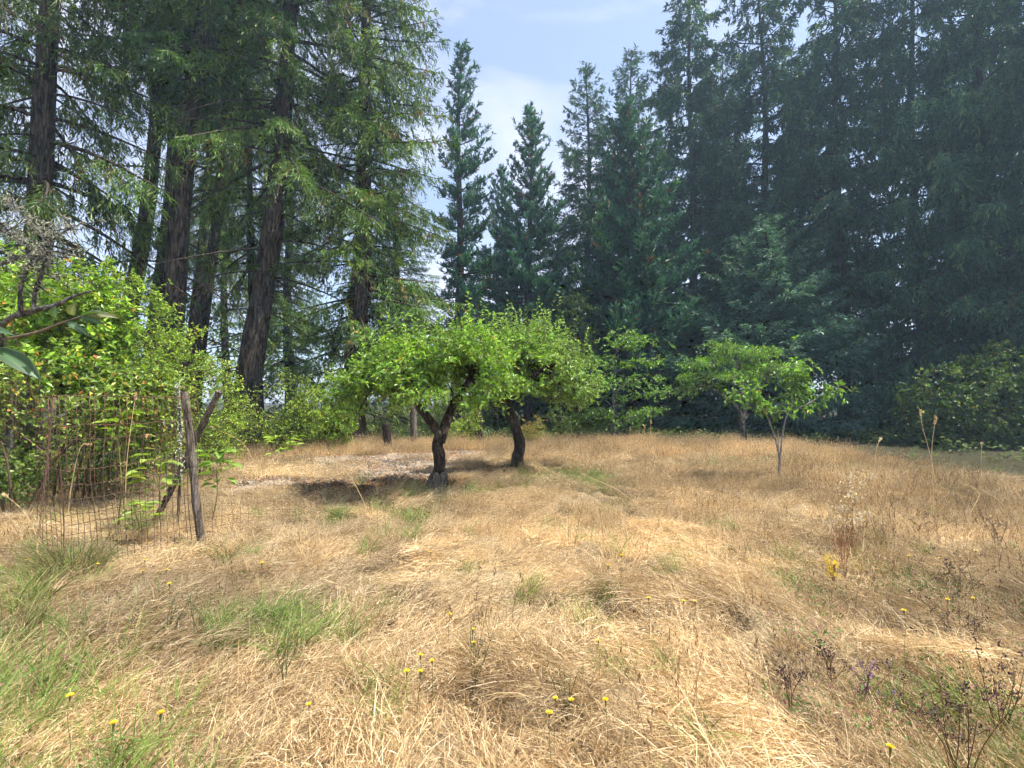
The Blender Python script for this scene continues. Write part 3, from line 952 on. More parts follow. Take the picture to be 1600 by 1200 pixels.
# water sprouts standing out of the top
k = rng.choice(np.flatnonzero(P[:, 2] > np.quantile(P[:, 2], .5)), 190)
A = P[k]
spray(fol, tw, A, unit(np.array([0, 0, 1.0]) + rng.normal(0, .16, (len(k), 3))), rng.uniform(.25, .68, len(k)), 12, (.085, .48), APPLE, rng, .0, spread=.8, up=.7)
wd.build('trunk', M_BARK_APPLE, ap, smooth=True)
# hollow stump: weathered staves round a dark cleft
st = G()
for i, (a0, rr) in enumerate([(-2.5, .078), (-1.9, .07), (-.9, .072), (-.35, .06), (.6, .075), (1.5, .08), (2.4, .08), (3.1, .075)]):
    c, s = math.cos(a0), math.sin(a0)
    limb(st, [(c * .17 - .04, s * .15, -.1), (c * .135 - .02, s * .13, .08), (c * .11 + .01, s * .11, .2), (c * .10 + .03, s * .1, .30), (c * .07 + .035, s * .08, .36)], [rr * 1.15, rr, rr * .95, rr, rr * .55], 12, 9, (.3, .26, .22), lump=.3, seed=20 + i)
st.build('stump_base', M_DEADWOOD, ap, smooth=True, label='hollow split grey stump base')
fol.build('crown', M_LEAF, ap, kind='stuff')
tw.build('twig', M_PLAIN, ap, kind='stuff')

# second apple tree: one curved trunk, behind and to the right
b = on_plane(809, 735)
ap2 = thing('apple_tree', 'farther apple tree with a single curved dark trunk and pale upright shoots', 'apple tree', (b[0], b[1], gz(b[0], b[1]) - .03), 'apple trees in the clearing')
S2 = b[1] / F_PX


def a2(px, py, dy=0.0):
    return np.array([(px - 809) * S2, dy, (735 - py) * S2])


wd = G()
main = limb(wd, [a2(809, 742), a2(809, 725), a2(812, 700), a2(805, 670), a2(794, 645), a2(784, 625), a2(775, 600)], [.21, .145, .135, .125, .12, .12, .09], 22, 14, lump=.2, seed=31)
l1 = limb(wd, [a2(786, 632), a2(772, 612, -.3), a2(750, 590, -.7), a2(735, 575, -1.0)], [.11, .08, .06, .03], 10, 9, lump=.15, seed=32)
l2 = limb(wd, [a2(788, 634), a2(810, 605, -.1), a2(845, 585, -.3), a2(880, 570, -.4)], [.11, .08, .06, .03], 10, 9, lump=.15, seed=33)
l3 = limb(wd, [a2(785, 628), a2(800, 600, .3), a2(820, 570, .7), a2(830, 550, .9)], [.1, .08, .05, .03], 10, 9, lump=.15, seed=34)
rng = R_(62)
ells = [(.25, 0, 2.55, 1.25, 1.3, .75), (1.1, .1, 2.05, .9, 1.0, .65), (-.35, -.3, 2.35, .9, 1.0, .6), (.3, -.9, 2.2, .9, .7, .55), (.4, .7, 2.5, 1.1, .8, .6), (1.45, -.1, 1.8, .5, .6, .4)]
P, u = blob_points(rng, ells, 2000, .47, 1.8, shell=2.0)
crown_limbs(wd, rng, np.concatenate([l1[4:], l2[4:], l3[4:], main[-3:]]), P[rng.choice(len(P), 48)] * [.92, .92, 1] - [0, 0, .12])
fol, tw = G(), G()
D = unit(u * [1, 1, .5] * .7 + np.array([0, 0, .4]) + rand_unit(len(P), rng) * .5)
left = P[:, 0] < .75
spray(fol, tw, (P - D * .15)[left], D[left], .28, 8, (.10, .5), APPLE, rng, .35, up=.9)
spray(fol, tw, (P - D * .15)[~left], D[~left], .28, 9, (.085, .48), APPLE_PALE, rng, .35, up=.8)
k = rng.choice(np.flatnonzero(P[:, 2] > np.quantile(P[:, 2], .5)), 210)
spray(fol, tw, P[k], unit(np.array([0, 0, 1.0]) + rng.normal(0, .14, (len(k), 3))), rng.uniform(.35, 1.0, len(k)), 14, (.085, .45), APPLE_PALE, rng, .0, spread=.8, up=.7)
wd.build('trunk', M_BARK_APPLE, ap2, smooth=True)
fol.build('crown', M_LEAF, ap2, kind='stuff')
tw.build('twig', M_PLAIN, ap2, kind='stuff')

# cherry tree at the back right
b = on_plane(1163, 698)
ch = thing('cherry_tree', 'flat-topped cherry tree with mottled trunk before the blue spruce', 'cherry tree', (b[0], b[1], gz(b[0], b[1]) - .03))
S3 = b[1] / F_PX


def c3(px, py, dy=0.0):
    return np.array([(px - 1163) * S3, dy, (698 - py) * S3])


wd = G()
m1 = limb(wd, [c3(1163, 706), c3(1162, 680), c3(1160, 658), c3(1166, 640), c3(1168, 615), c3(1160, 590)], [.13, .10, .09, .08, .06, .03], 16, 10, seed=41)
m2 = limb(wd, [c3(1160, 660), c3(1150, 640, -.2), c3(1125, 620, -.3), c3(1095, 605, -.4)], [.07, .055, .04, .02], 10, 8, seed=42)
m3 = limb(wd, [c3(1164, 646), c3(1180, 630, .2), c3(1200, 600, .2), c3(1215, 580, .3)], [.06, .05, .035, .02], 10, 8, seed=43)
rng = R_(63)
ells = [(-.5, 0, 2.45, 1.7, 1.2, .16), (-1.7, 0, 2.0, 1.0, .8, .15), (.9, .1, 2.75, 1.1, 1.0, .16), (-1.3, .2, 2.9, 1.1, .9, .15), (.1, 0, 3.25, 1.2, 1, .18), (-.9, -.2, 3.5, .5, .5, .12), (-2.3, 0, 2.35, .6, .6, .12)]
P, u = blob_points(rng, ells, 720, .44, 1.6, shell=2.0)
crown_limbs(wd, rng, np.concatenate([m1[8:], m2[4:], m3[4:]]), P[rng.choice(len(P), 44)] * .95, .02)
fol, tw = G(), G()
D = unit(u * [1.2, 1.2, .25] + rand_unit(len(P), rng) * [.5, .5, .2] + [0, 0, .1])
spray(fol, tw, P - D * .15, D, .5, 8, (.13, .36), CHERRY, rng, .35, up=.8)
wd.build('trunk', M_BARK_GREY, ch, smooth=True)
fol.build('crown', M_LEAF, ch, kind='stuff')
tw.build('twig', M_PLAIN, ch, kind='stuff')

# forked cherry sapling in front of it
b = on_plane(1217, 752)
sp = thing('cherry_sapling', 'young sapling with a pale stem forked like a V in the dry grass', 'sapling', (b[0], b[1], gz(b[0], b[1]) - .03))
S4 = b[1] / F_PX


def c4(px, py, dy=0.0):
    return np.array([(px - 1217) * S4, dy, (752 - py) * S4])


wd = G()
limb(wd, [c4(1216, 760), c4(1217, 742), c4(1219, 712)], [.03, .026, .024], 10, 8, lump=.06, seed=51)
s1 = limb(wd, [c4(1219, 714), c4(1212, 680), c4(1200, 645), c4(1185, 622), c4(1172, 600)], [.018, .015, .013, .011, .007], 14, 7, lump=.05, seed=52)
s2 = limb(wd, [c4(1219, 714), c4(1223, 684), c4(1228, 655), c4(1235, 638), c4(1243, 612), c4(1238, 585), c4(1232, 570)], [.019, .016, .014, .012, .010, .008, .005], 14, 7, lump=.05, seed=53)
s3 = limb(wd, [c4(1235, 640), c4(1250, 632, -.1), c4(1270, 620, -.15), c4(1290, 608, -.2), c4(1304, 606, -.25)], [.014, .012, .01, .007, .004], 10, 6, lump=.05, seed=54)
s4 = limb(wd, [c4(1236, 636), c4(1215, 638, -.2), c4(1190, 636, -.3), c4(1180, 634, -.3)], [.012, .01, .008, .005], 9, 6, seed=55)
s5 = limb(wd, [c4(1242, 606), c4(1252, 590), c4(1256, 572)], [.01, .008, .005], 8, 6, seed=56)
s6 = limb(wd, [c4(1186, 624), c4(1165, 612, .1), c4(1148, 610, .15)], [.01, .008, .005], 8, 6, seed=57)
s7 = limb(wd, [c4(1218, 722), c4(1217, 685), c4(1217, 665)], [.012, .009, .005], 6, 6, seed=58)
rng = R_(64)
fol, tw = G(), G()
A, D = [], []
for path, nn, sprd in ((s3[2:], 34, .12), (s4[2:], 26, .12), (s5[1:], 50, .24), (s6, 22, .14), (s2[9:], 50, .26), (s1[9:], 40, .22)):
    k = rng.integers(len(path), size=nn)
    A.append(path[k] + rng.normal(0, sprd * .5, (nn, 3)))
    D.append(unit(rand_unit(nn, rng) + [0, 0, .1]))
A, D = np.concatenate(A), np.concatenate(D)
spray(fol, tw, A, D, .16, 5, (.115, .48), CHERRY, rng, .5, up=1.0, twig_col=(.25, .2, .17))
wd.build('trunk', M_BARK_PALE, sp, smooth=True)
fol.build('crown', M_LEAF, sp, kind='stuff')
tw.build('twig', M_PLAIN, sp, kind='stuff')

# tiered maple between apples and cherry
b = on_plane(958, 694)
mp_ = thing('maple_sapling', 'slender maple with tiered airy leaves between the apple crowns and the cherry', 'maple tree', (b[0], b[1], gz(b[0], b[1]) - .03))
S5 = b[1] / F_PX


def c5(px, py, dy=0.0):
    return np.array([(px - 958) * S5, dy, (694 - py) * S5])


wd = G()
m1 = limb(wd, [c5(958, 702), c5(958, 660), c5(960, 620), c5(962, 580), c5(965, 540)], [.09, .07, .055, .04, .015], 16, 9, seed=61)
tips = []
for px, py in ((1030, 640), (1000, 650), (925, 640), (1030, 560), (1010, 530), (985, 522), (935, 590), (915, 610), (1020, 590), (1040, 610), (940, 555)):
    yb = min(676, py + 26)
    tg = c5(px, py, rng.uniform(-.8, .8))
    j = m1[np.argmin(np.abs(m1[:, 2] - (694 - yb) * S5))]
    tips.append(limb(wd, [j, (j + tg) / 2 + [0, 0, .12], tg], [.028, .02, .008], 8, 5))
tips = np.array(tips)
rng = R_(65)
fol, tw = G(), G()
k, q = rng.integers(len(tips), size=560), rng.integers(2, 8, size=560)
A = tips[k, q] + rng.normal(0, 1, (560, 3)) * [.34, .3, .10]
spray(fol, tw, A, unit(rand_unit(560, rng) * [1, 1, .3]), .32, 7, (.11, .7), CHERRY[:3] + [(1, (.2, .27, .06))], rng, .25, up=1.2)
wd.build('trunk', M_BARK_GREY, mp_, smooth=True)
fol.build('crown', M_LEAF, mp_, kind='stuff')
tw.build('twig', M_PLAIN, mp_, kind='stuff')


# ------------------------------------------------------------------ fence corner
def post(name, label, p0, p1, w, mat, group=None, sides=4, seed=0, cat='post'):
    """squared weathered post from foot p0 to head p1"""
    g = G()
    n = 16
    s = np.linspace(0, 1, n)[:, None]
    pts = (np.asarray(p1) - np.asarray(p0)) * s
    pts = pts + (vnoise(np.concatenate([s * 3, s * 0 + seed], 1), 1, seed)[:, None] - .5) * w * .12
    tubes(g, pts, np.full(n, w * .62) * (1 - .06 * s[:, 0]), 8 if sides == 4 else sides, (.2, .16, .13), lump=.16, seed=seed)
    v = g.v[0]
    o = g.build(name, mat, None, smooth=sides != 4)
    o.location = [float(a) for a in p0]
    o['label'], o['category'] = label, cat
    if group:
        o['group'] = group
    return o


f0 = on_plane(316, 842, 0.0)
f1 = at_depth(288, 612, f0[1] - .05)
post('fence_post', 'upright weathered fence post at the end of the rusty wire fence', f0 - [0, 0, .1], f1, .07, M_DEADWOOD, seed=3)
h1 = at_depth(343, 611, 6.15)
h0 = on_plane(238, 812, 0.0)
h0 = np.array([h0[0], h0[1], 0.0])
post('brace_pole', 'slanting weathered brace pole crossing behind the upright fence post', h0 - [0, 0, .1], h1, .068, M_DEADWOOD, seed=5, cat='pole')
# lichen-crusted stake left of the post
q0, q1 = on_plane(283, 800, 0), at_depth(279, 608, 6.0)
q0 = np.array([q1[0] + .03, 6.0, gz(q1[0], 6.0)])
lg = G()
pth = limb(lg, [np.zeros(3), (q1 - q0) * .5 + [.03, 0, 0], q1 - q0], [.016, .014, .010], 12, 7, (.3, .28, .24), lump=.3, seed=71)
rng = R_(71)
stake = thing('stake', 'thin stake crusted with white lichen just left of the upright fence post', 'stake', q0)
lg.build('stick', M_DEADWOOD, stake, smooth=True)
li_g = G()
k = rng.integers(4, 12, 260)
li_P = pth[k] + rng.normal(0, .02, (260, 3)) + (rng.random((260, 1)) - .5) * (pth[5] - pth[4])
leaves(li_g, li_P, rand_unit(260, rng), rand_unit(260, rng), .026, .016, pick_cols(260, [(1, (.55, .58, .5)), (1, (.7, .72, .66))], rng))
li_g.build('lichen', M_HERB, stake, kind='stuff')

# wire fence: separate rusty wires
fa = np.array([on_plane(98, 898)[0], on_plane(98, 898)[1], 0])
fb = np.array([f0[0], f0[1], 0]) + [-.03, .03, 0]
fc = np.array([at_depth(62, 600, 5.6)[0], 5.6, 0])
fence = thing('wire_fence', 'rusty sagging wire mesh fence running to the upright weathered post', 'fence', (fa[0], fa[1], gz(fa[0], fa[1])))
rng = R_(72)
RUST = (.12, .068, .045)
fa2 = np.array([at_depth(66, 600, fa[1])[0], fa[1]])
H_F = 1.62


def fence_pt(s, z, seg):
    """s along the run, leaning left at the top at the free end"""
    if seg == 0:
        p = fa + (fb - fa) * s
        lean = (1 - s) ** 2 * -.10 * z / H_F - .06 * s * z
        sag = .03 * math.sin(s * 9 + z * 2) + .02 * math.sin(z * 5 + s * 3)
        return np.array([p[0] + lean, p[1] + sag, z]) - fa
    p = fa + (fc - fa) * s
    return np.array([p[0] - .10 * z / H_F * (1 - s), p[1] + .03 * math.sin(s * 7 + z * 3), z]) - fa


for seg, nv in ((0, 22), (1, 9)):
    for i in range(nv + 1):
        s = (i / nv) ** (1.0 if seg else 1.12) + rng.normal(0, .006)
        zz = np.linspace(-.02, H_F + rng.normal(0, .01), 9)
        pts = np.array([fence_pt(s + rng.normal(0, .002), z, seg) for z in zz])
        g = G()
        tubes(g, pts, np.full(9, .0030 if i % 5 else .0042), 4, np.array(RUST) * rng.uniform(.7, 1.4))
        g.build('wire', M_RUST, fence, smooth=True)
    for z in np.concatenate([np.linspace(.03, .5, 6), np.linspace(.64, H_F, 8)]):
        ss = np.linspace(0, 1, 16)
        pts = np.array([fence_pt(s, z + rng.normal(0, .006), seg) for s in ss])
        g = G()
        tubes(g, pts, np.full(16, .0030 if z < H_F - .01 else .0045), 4, np.array(RUST) * rng.uniform(.7, 1.4))
        g.build('wire', M_RUST, fence, smooth=True)
# low wire run right of the post
low = thing('wire_fence', 'low run of wire mesh sunk in dry grass right of the upright post', 'fence', (f0[0], f0[1], gz(f0[0], f0[1])))
le = on_plane(505, 800, 0) - f0
for i in range(16):
    s = i / 15
    p = le * s
    g = G()
    tubes(g, np.stack([p + [0, .02 * math.sin(i), -.02], p + [.01, .03 * math.cos(i * 2), .25], p + [0, 0, .52 - .25 * s]]), np.full(3, .0018), 4, RUST)
    g.build('wire', M_RUST, low)
for z in (.1, .22, .34, .48):
    ss = np.linspace(0, 1, 12)
    pts = np.array([le * s + [0, .02 * math.sin(s * 14), z * (1 - .45 * s) + .01 * math.sin(s * 20 + z * 9)] for s in ss])
    g = G()
    tubes(g, pts, np.full(12, .0018), 4, RUST)
    g.build('wire', M_RUST, low)

# ------------------------------------------------------------------ big single leaves
def leaf_mesh(g, L, W, col, rib, fold=.22, curl=.35, nu=7, wave=.05, seed=0):
    """broad leaf along +X with a midrib, curved margin and drooping tip"""
    u = np.linspace(0, 1, nu)
    half = W / 2 * np.sin(np.pi * np.clip(u * .97 + .02, 0, 1)) ** .75 * (1.08 - .35 * u)
    vs_ = np.array([-1, -.5, 0, .5, 1.0])
    X = (u[:, None] * L * np.ones(5))
    Y = half[:, None] * vs_
    Z = np.abs(vs_)[None] * half[:, None] * fold * 2 - (u[:, None] ** 2) * L * curl + wave * W * np.sin(u[:, None] * 9 + seed + vs_ * 2) * np.abs(vs_)
    c = np.tile(np.asarray(col, float), (nu * 5, 1)).reshape(nu, 5, 3)
    c[:, 2] = rib
    i = np.arange(nu * 5).reshape(nu, 5)
    f = np.stack([i[:-1, :-1], i[:-1, 1:], i[1:, 1:], i[1:, :-1]], -1).reshape(-1, 4)
    g.add(np.stack([X, Y, Z], -1).reshape(-1, 3), f, c.reshape(-1, 3))
    return g


def orient(o, pos, d, nrm=(0, 0, 1)):
    d = Vector([float(a) for a in d]).normalized()
    n_ = Vector([float(a) for a in nrm])
    y = n_.cross(d).normalized()
    z = d.cross(y)
    from mathutils import Matrix
    m_ = Matrix((d, y, z)).transposed().to_4x4()
    m_.translation = Vector([float(a) for a in pos])
    o.matrix_local = m_


# apple branch reaching in from beyond the left edge
bd = 1.45
br0 = at_depth(-260, 560, bd + .1)
apb = thing('apple_branch', 'near apple twig with big dark leaves reaching in at the left edge', 'branch', (br0[0], br0[1], 0))
wd = G()
tw = limb(wd, [np.array([-.35, .2, -.05]), np.array([-.3, .15, .7]), np.array([-.12, .05, 1.3])] + [at_depth(px, py, bd) - [br0[0], br0[1], 0] for px, py in ((-60, 540), (0, 531), (55, 520), (95, 505), (128, 494))],
          [.02, .018, .012, .006, .0045, .004, .003, .0022], 40, 7, (.16, .12, .09), lump=.1)
wd.build('twig', M_PLAIN, apb, smooth=True)
rng = R_(73)
AL = (.055, .105, .045)
for px, py, qx, qy, L, W, cc, nz_ in (
        (-12, 545, 56, 578, .135, .075, AL, (.1, -.6, .8)), (-30, 520, 12, 512, .10, .05, AL, (.1, -.5, .8)),
        (88, 497, 78, 482, .075, .045, (.08, .14, .07), (0, -.9, .3)), (112, 492, 112, 478, .05, .035, (.17, .2, .1), (.4, -.7, .3)),
        (128, 494, 160, 480, .07, .035, (.06, .115, .05), (0, -.2, .9)), (128, 493, 172, 490, .07, .036, (.2, .2, .12), (0, -.8, .5)),
        (126, 495, 150, 505, .05, .032, (.07, .13, .06), (0, -.9, .4)), (105, 504, 132, 521, .06, .028, (.09, .15, .08), (0, -.7, .6))):
    a, b_ = at_depth(px, py, bd), at_depth(qx, qy, bd - .03)
    L = float(np.linalg.norm(b_ - a)) * .92
    W *= .8
    o = leaf_mesh(G(), L, W, cc, np.array(cc) * 1.6, seed=px).build('leaf', M_LEAF, apb, smooth=True)
    orient(o, a - [br0[0], br0[1], 0], b_ - a + [0, 0, .012], nz_)

# fresh green shoots inside and beside the wire fence
def leafy_shoot(label, foot, height, lean_px, n, L, cols, seed, group, spread=.16):
    rng = R_(seed)
    t = thing('green_shoot', label, 'plant', (foot[0], foot[1], gz(foot[0], foot[1])), group)
    g = G()
    top = np.array([lean_px, 0, height])
    p = limb(g, [np.zeros(3), top * .4 + [.03, 0, 0], top * .75 - [.02, 0, 0], top], [.008, .007, .005, .003], 14, 6, (.25, .2, .08))
    g.build('stem', M_HERB, t, smooth=True)
    for i in range(n):
        k = rng.integers(5, 14)
        a = rng.random() * 6.28
        d = np.array([math.cos(a), math.sin(a), rng.uniform(-.1, .35)])
        c = np.array(cols[rng.integers(len(cols))]) * rng.uniform(.85, 1.15)
        Lk = L * rng.uniform(.65, 1.15)
        o = leaf_mesh(G(), Lk, Lk * .58, c, c * 1.25, curl=.25, seed=i).build('leaf', M_LEAF, t, smooth=True)
        orient(o, p[k] + d * spread * rng.uniform(.1, .7) * [1, 1, .3], d, (rng.normal(0, .3), rng.normal(0, .3), 1))
    return t


LIME = [(.22, .32, .05), (.27, .36, .06), (.18, .28, .04)]
GS = 'lime-green shoots by the wire fence'
leafy_shoot('lime-green shoot with flat wide leaves, high inside the wire mesh', (at_depth(190, 600, 5.7)[0], 5.7), 1.50, .0, 18, .21, LIME, 81, GS, .16)
leafy_shoot('lime-green shoot with rounded leaves, low left of the upright post', (at_depth(250, 600, 5.8)[0], 5.8), .98, .02, 24, .19, LIME, 82, GS, .22)
leafy_shoot('small lime-green sprig low in the grass under the wire mesh', (at_depth(220, 600, 5.4)[0], 5.4), .48, 0, 14, .16, LIME, 83, GS, .16)
leafy_shoot('bushy green plant right of the upright post behind the low wire', (at_depth(335, 600, 6.4)[0], 6.4), .95, .1, 34, .18, [(.16, .27, .05), (.2, .32, .06)], 84, GS, .32)
leafy_shoot('pale green leafy plant in front of the rounded yellow-green bush', (at_depth(440, 600, 12)[0], 12), .75, .1, 30, .24, LIME, 85, GS, .5)

# ------------------------------------------------------------------ dead lichen-covered shrub above the bramble
bp_ = at_depth(40, 470, 6.2)
dl = thing('dead_shrub', 'dead grey lichen-hung branches with a thick broken limb over the bramble', 'dead shrub', (bp_[0], bp_[1], 0))
off = np.array([bp_[0], bp_[1], 0])


def d6(px, py, d=6.2):
    return at_depth(px, py, d) - off


wd = G()
limb(wd, [np.array([-1.6, 1.3, -.1]), np.array([-1.4, 1.2, 1.3]), d6(0, 520, 6.8), d6(45, 488), d6(85, 478), d6(118, 462), d6(142, 455)], [.05, .045, .04, .034, .028, .022, .018], 26, 9, (.1, .08, .06), lump=.25, seed=91)
br = [limb(wd, [d6(52, 486), d6(55, 455), d6(66, 425), d6(75, 392)], [.03, .025, .02, .015], 10, 7, lump=.2, seed=92),
      limb(wd, [d6(32, 495), d6(32, 450), d6(45, 415), d6(60, 395), d6(95, 365), d6(125, 350)], [.028, .022, .02, .016, .012, .006], 14, 7, lump=.2, seed=93),
      limb(wd, [d6(-60, 440), d6(20, 405), d6(50, 400), d6(75, 392), d6(120, 400)], [.03, .025, .02, .015, .008], 14, 7, lump=.2, seed=94),
      limb(wd, [d6(75, 395), d6(60, 360), d6(30, 330), d6(5, 310)], [.016, .013, .01, .006], 12, 6, lump=.2, seed=95),
      limb(wd, [d6(60, 395), d6(20, 370), d6(-20, 350)], [.014, .012, .008], 10, 6, lump=.2, seed=96)]
rng = R_(97)
src = np.concatenate([b_[3:] for b_ in br])
k = rng.integers(len(src), size=120)
ss = np.linspace(0, 1, 5)[None, :, None]
td = unit(rand_unit(120, rng) + [0.1, 0, .35])
tp = src[k][:, None] + td[:, None] * ss * rng.uniform(.12, .5, (120, 1, 1)) + rng.normal(0, .015, (120, 5, 3)) * ss
tubes(wd, tp, np.tile([.007, .006, .005, .004, .002], (120, 1)), 4, (.2, .18, .15), cap=False)
wd.build('branch', M_BARK_GREY, dl, smooth=True)
lg = G()
n_ = 1500
a_, b_i = rng.integers(120, size=n_), rng.integers(5, size=n_)
Pl = np.where((rng.random(n_) < .75)[:, None], tp[a_, b_i], src[rng.integers(len(src), size=n_)]) + rng.normal(0, .022, (n_, 3))
leaves(lg, Pl, unit(rand_unit(n_, rng) + [0, 0, -.4]), rand_unit(n_, rng), rng.uniform(.03, .075, n_), .016, pick_cols(n_, [(3, (.36, .37, .29)), (2, (.46, .46, .38)), (1, (.25, .24, .19))], rng))
lg.build('lichen', M_HERB, dl, kind='stuff')

# ------------------------------------------------------------------ old posts and stumps at the back of the gravel
GO = 'old posts and stumps at the back edge'
for px, py, top, d_, w_, lab in ((648, 678, 622, 17.0, .2, 'pale weathered old post standing behind the forked apple trunk'),
                                  (607, 678, 660, 15.5, .22, 'short dark stump at the back of the bare gravel'),
                                  (749, 674, 640, 16.6, .24, 'dark blackened stump between the apple trunks'),
                                  (537, 672, 625, 18.5, .16, 'brown old post at the back behind the bare gravel')):
    p0 = at_depth(px, py, d_)
    p0[2] = gz(p0[0], p0[1]) - .08
    p1 = at_depth(px - 3, top, d_)
    post('old_post' if 'post' in lab else 'tree_stump', lab, p0, p1, w_, M_DEADWOOD if 'pale' in lab else M_BARK_APPLE, GO, 9, px, 'post' if 'post' in lab else 'stump')

# ------------------------------------------------------------------ grass and ground cover (stuff, instanced by geometry nodes)
def blades(g, base, az, el, L, W, bend, col, segs=3, twist=None, rng=RNG):
    n = len(base)
    h = np.stack([np.cos(az), np.sin(az), np.zeros(n)], -1)
    tw_ = rng.uniform(0, 6.28, n) if twist is None else twist
    side = np.stack([-np.sin(az), np.cos(az), np.zeros(n)], -1)
    p, e = base.copy(), el.copy()
    rows = []
    for k in range(segs + 1):
        s = k / segs
        d = h * np.cos(e)[:, None] + np.array([0, 0, 1.0]) * np.sin(e)[:, None]
        wv = unit(side * np.cos(tw_)[:, None] + np.cross(d, side) * np.sin(tw_)[:, None]) * (W * (1 - s ** 1.6) / 2 + .0002)[:, None]
        rows += [p - wv, p + wv] if k < segs else [p]
        p = p + d * (L / segs)[:, None]
        e = e - bend / segs
    v = np.stack(rows, 1)
    m_ = v.shape[1]
    i = np.arange(n)[:, None] * m_
    q = np.concatenate([i + [2 * k, 2 * k + 1, 2 * k + 3, 2 * k + 2] for k in range(segs - 1)])
    t = i + [m_ - 3, m_ - 2, m_ - 1]
    g.add(v.reshape(-1, 3), [q, t], np.repeat(col, m_, 0))


def clump_collection(name, builder, count, seed):
    c = bpy.data.collections.new(name)
    for i in range(count):
        rng = R_(seed + i)
        g = G()
        builder(g, rng)
        o = bpy.data.objects.new(name + '_source', g.mesh(name, M_GRASS))
        c.objects.link(o)
    return c


STRAW = [(5, (.59, .455, .26)), (4, (.49, .36, .19)), (2.5, (.68, .56, .37)), (2.2, (.34, .225, .11)), (1.5, (.20, .125, .06))]
STRAW_G = STRAW + [(1.2, (.30, .30, .11))]
GREEN_C = [(4, (.13, .21, .04)), (3, (.18, .27, .055)), (2, (.26, .31, .09)), (1, (.42, .36, .17))]
BROWN_C = [(3, (.30, .205, .11)), (2, (.38, .27, .14)), (2, (.19, .125, .07))]


def b_mat(g, rng):
    """a half-metre patch of fine stems lying in a loose sweep, with thatch crumbs over it"""
    n = 760
    r, a = .34 * np.sqrt(rng.random(n)), rng.uniform(0, 6.28, n)
    base = np.stack([r * np.cos(a) - .06, r * np.sin(a), rng.uniform(-.025, .04, n)], -1)
    sd = int(rng.integers(9999))
    sweep = (vnoise(base[:, :2], 4, sd) - .5) * 2.6
    tuft_ = vnoise(base[:, :2], 7, sd + 3)
    L = rng.uniform(.06, .20, n) * (.7 + .6 * tuft_) + (rng.random(n) < .15) * rng.uniform(.05, .18, n)
    col = pick_cols(n, STRAW, rng, .18) * (.72 + .5 * tuft_)[:, None]
    blades(g, base, sweep + rng.normal(0, .42, n), rng.uniform(-.05, .26, n) + (rng.random(n) < .12) * rng.uniform(.2, .9, n), L, rng.uniform(.0013, .0026, n), rng.uniform(.0, 1.1, n), col, 3, rng=rng)
    k = 420
    r, a = .36 * np.sqrt(rng.random(k)), rng.uniform(0, 6.28, k)
    P = np.stack([r * np.cos(a), r * np.sin(a), rng.uniform(.0, .07, k)], -1)
    leaves(g, P, unit(rand_unit(k, rng) * [1, 1, .5]), rand_unit(k, rng), rng.uniform(.012, .055, k), rng.uniform(.0012, .0028, k), pick_cols(k, STRAW, rng, .2))


def b_fluff(g, rng):
    """a half-metre patch of fine standing straw with airy panicles"""
    n = 460
    r, a = .34 * np.sqrt(rng.random(n)), rng.uniform(0, 6.28, n)
    base = np.stack([r * np.cos(a), r * np.sin(a), np.full(n, -.01)], -1)
    hh = .55 + .9 * vnoise(base[:, :2], 6, int(rng.integers(9999)))
    blades(g, base, rng.uniform(0, 6.28, n), rng.uniform(.35, 1.5, n), rng.uniform(.08, .27, n) * hh, rng.uniform(.002, .004, n), rng.uniform(0, 1.5, n), pick_cols(n, STRAW, rng, .15), 2, rng=rng)
    k = 330
    r, a = .34 * np.sqrt(rng.random(k)), rng.uniform(0, 6.28, k)
    P = np.stack([r * np.cos(a), r * np.sin(a), rng.uniform(.03, .21, k) * rng.choice([.7, 1, 1.2], k)], -1)
    leaves(g, P, rand_unit(k, rng), rand_unit(k, rng), rng.uniform(.015, .05, k), .0045, pick_cols(k, [(2, (.56, .44, .26)), (2, (.48, .36, .20)), (1, (.64, .53, .34))], rng))


def b_tussock(g, rng):
    """an arching dry tussock, dark at its crowded core"""
    n = 150
    r, a = .05 * np.sqrt(rng.random(n)), rng.uniform(0, 6.28, n)
    base = np.stack([r * np.cos(a), r * np.sin(a), np.full(n, -.02)], -1)
    blades(g, base, a + rng.normal(0, .5, n), rng.uniform(.5, 1.45, n), rng.uniform(.10, .30, n), rng.uniform(.0016, .003, n), rng.uniform(.4, 2.0, n), pick_cols(n, BROWN_C + STRAW[:2], rng, .2), 3, rng=rng)


def b_green(g, rng):
    n = 46
    base = np.stack([rng.normal(0, .05, n), rng.normal(0, .05, n), np.full(n, -.01)], -1)
    blades(g, base, rng.normal(0, 1.2, n), rng.uniform(.6, 1.45, n), rng.uniform(.12, .36, n), rng.uniform(.003, .0062, n), rng.uniform(.3, 1.9, n), pick_cols(n, GREEN_C, rng, .15), 4, rng=rng)


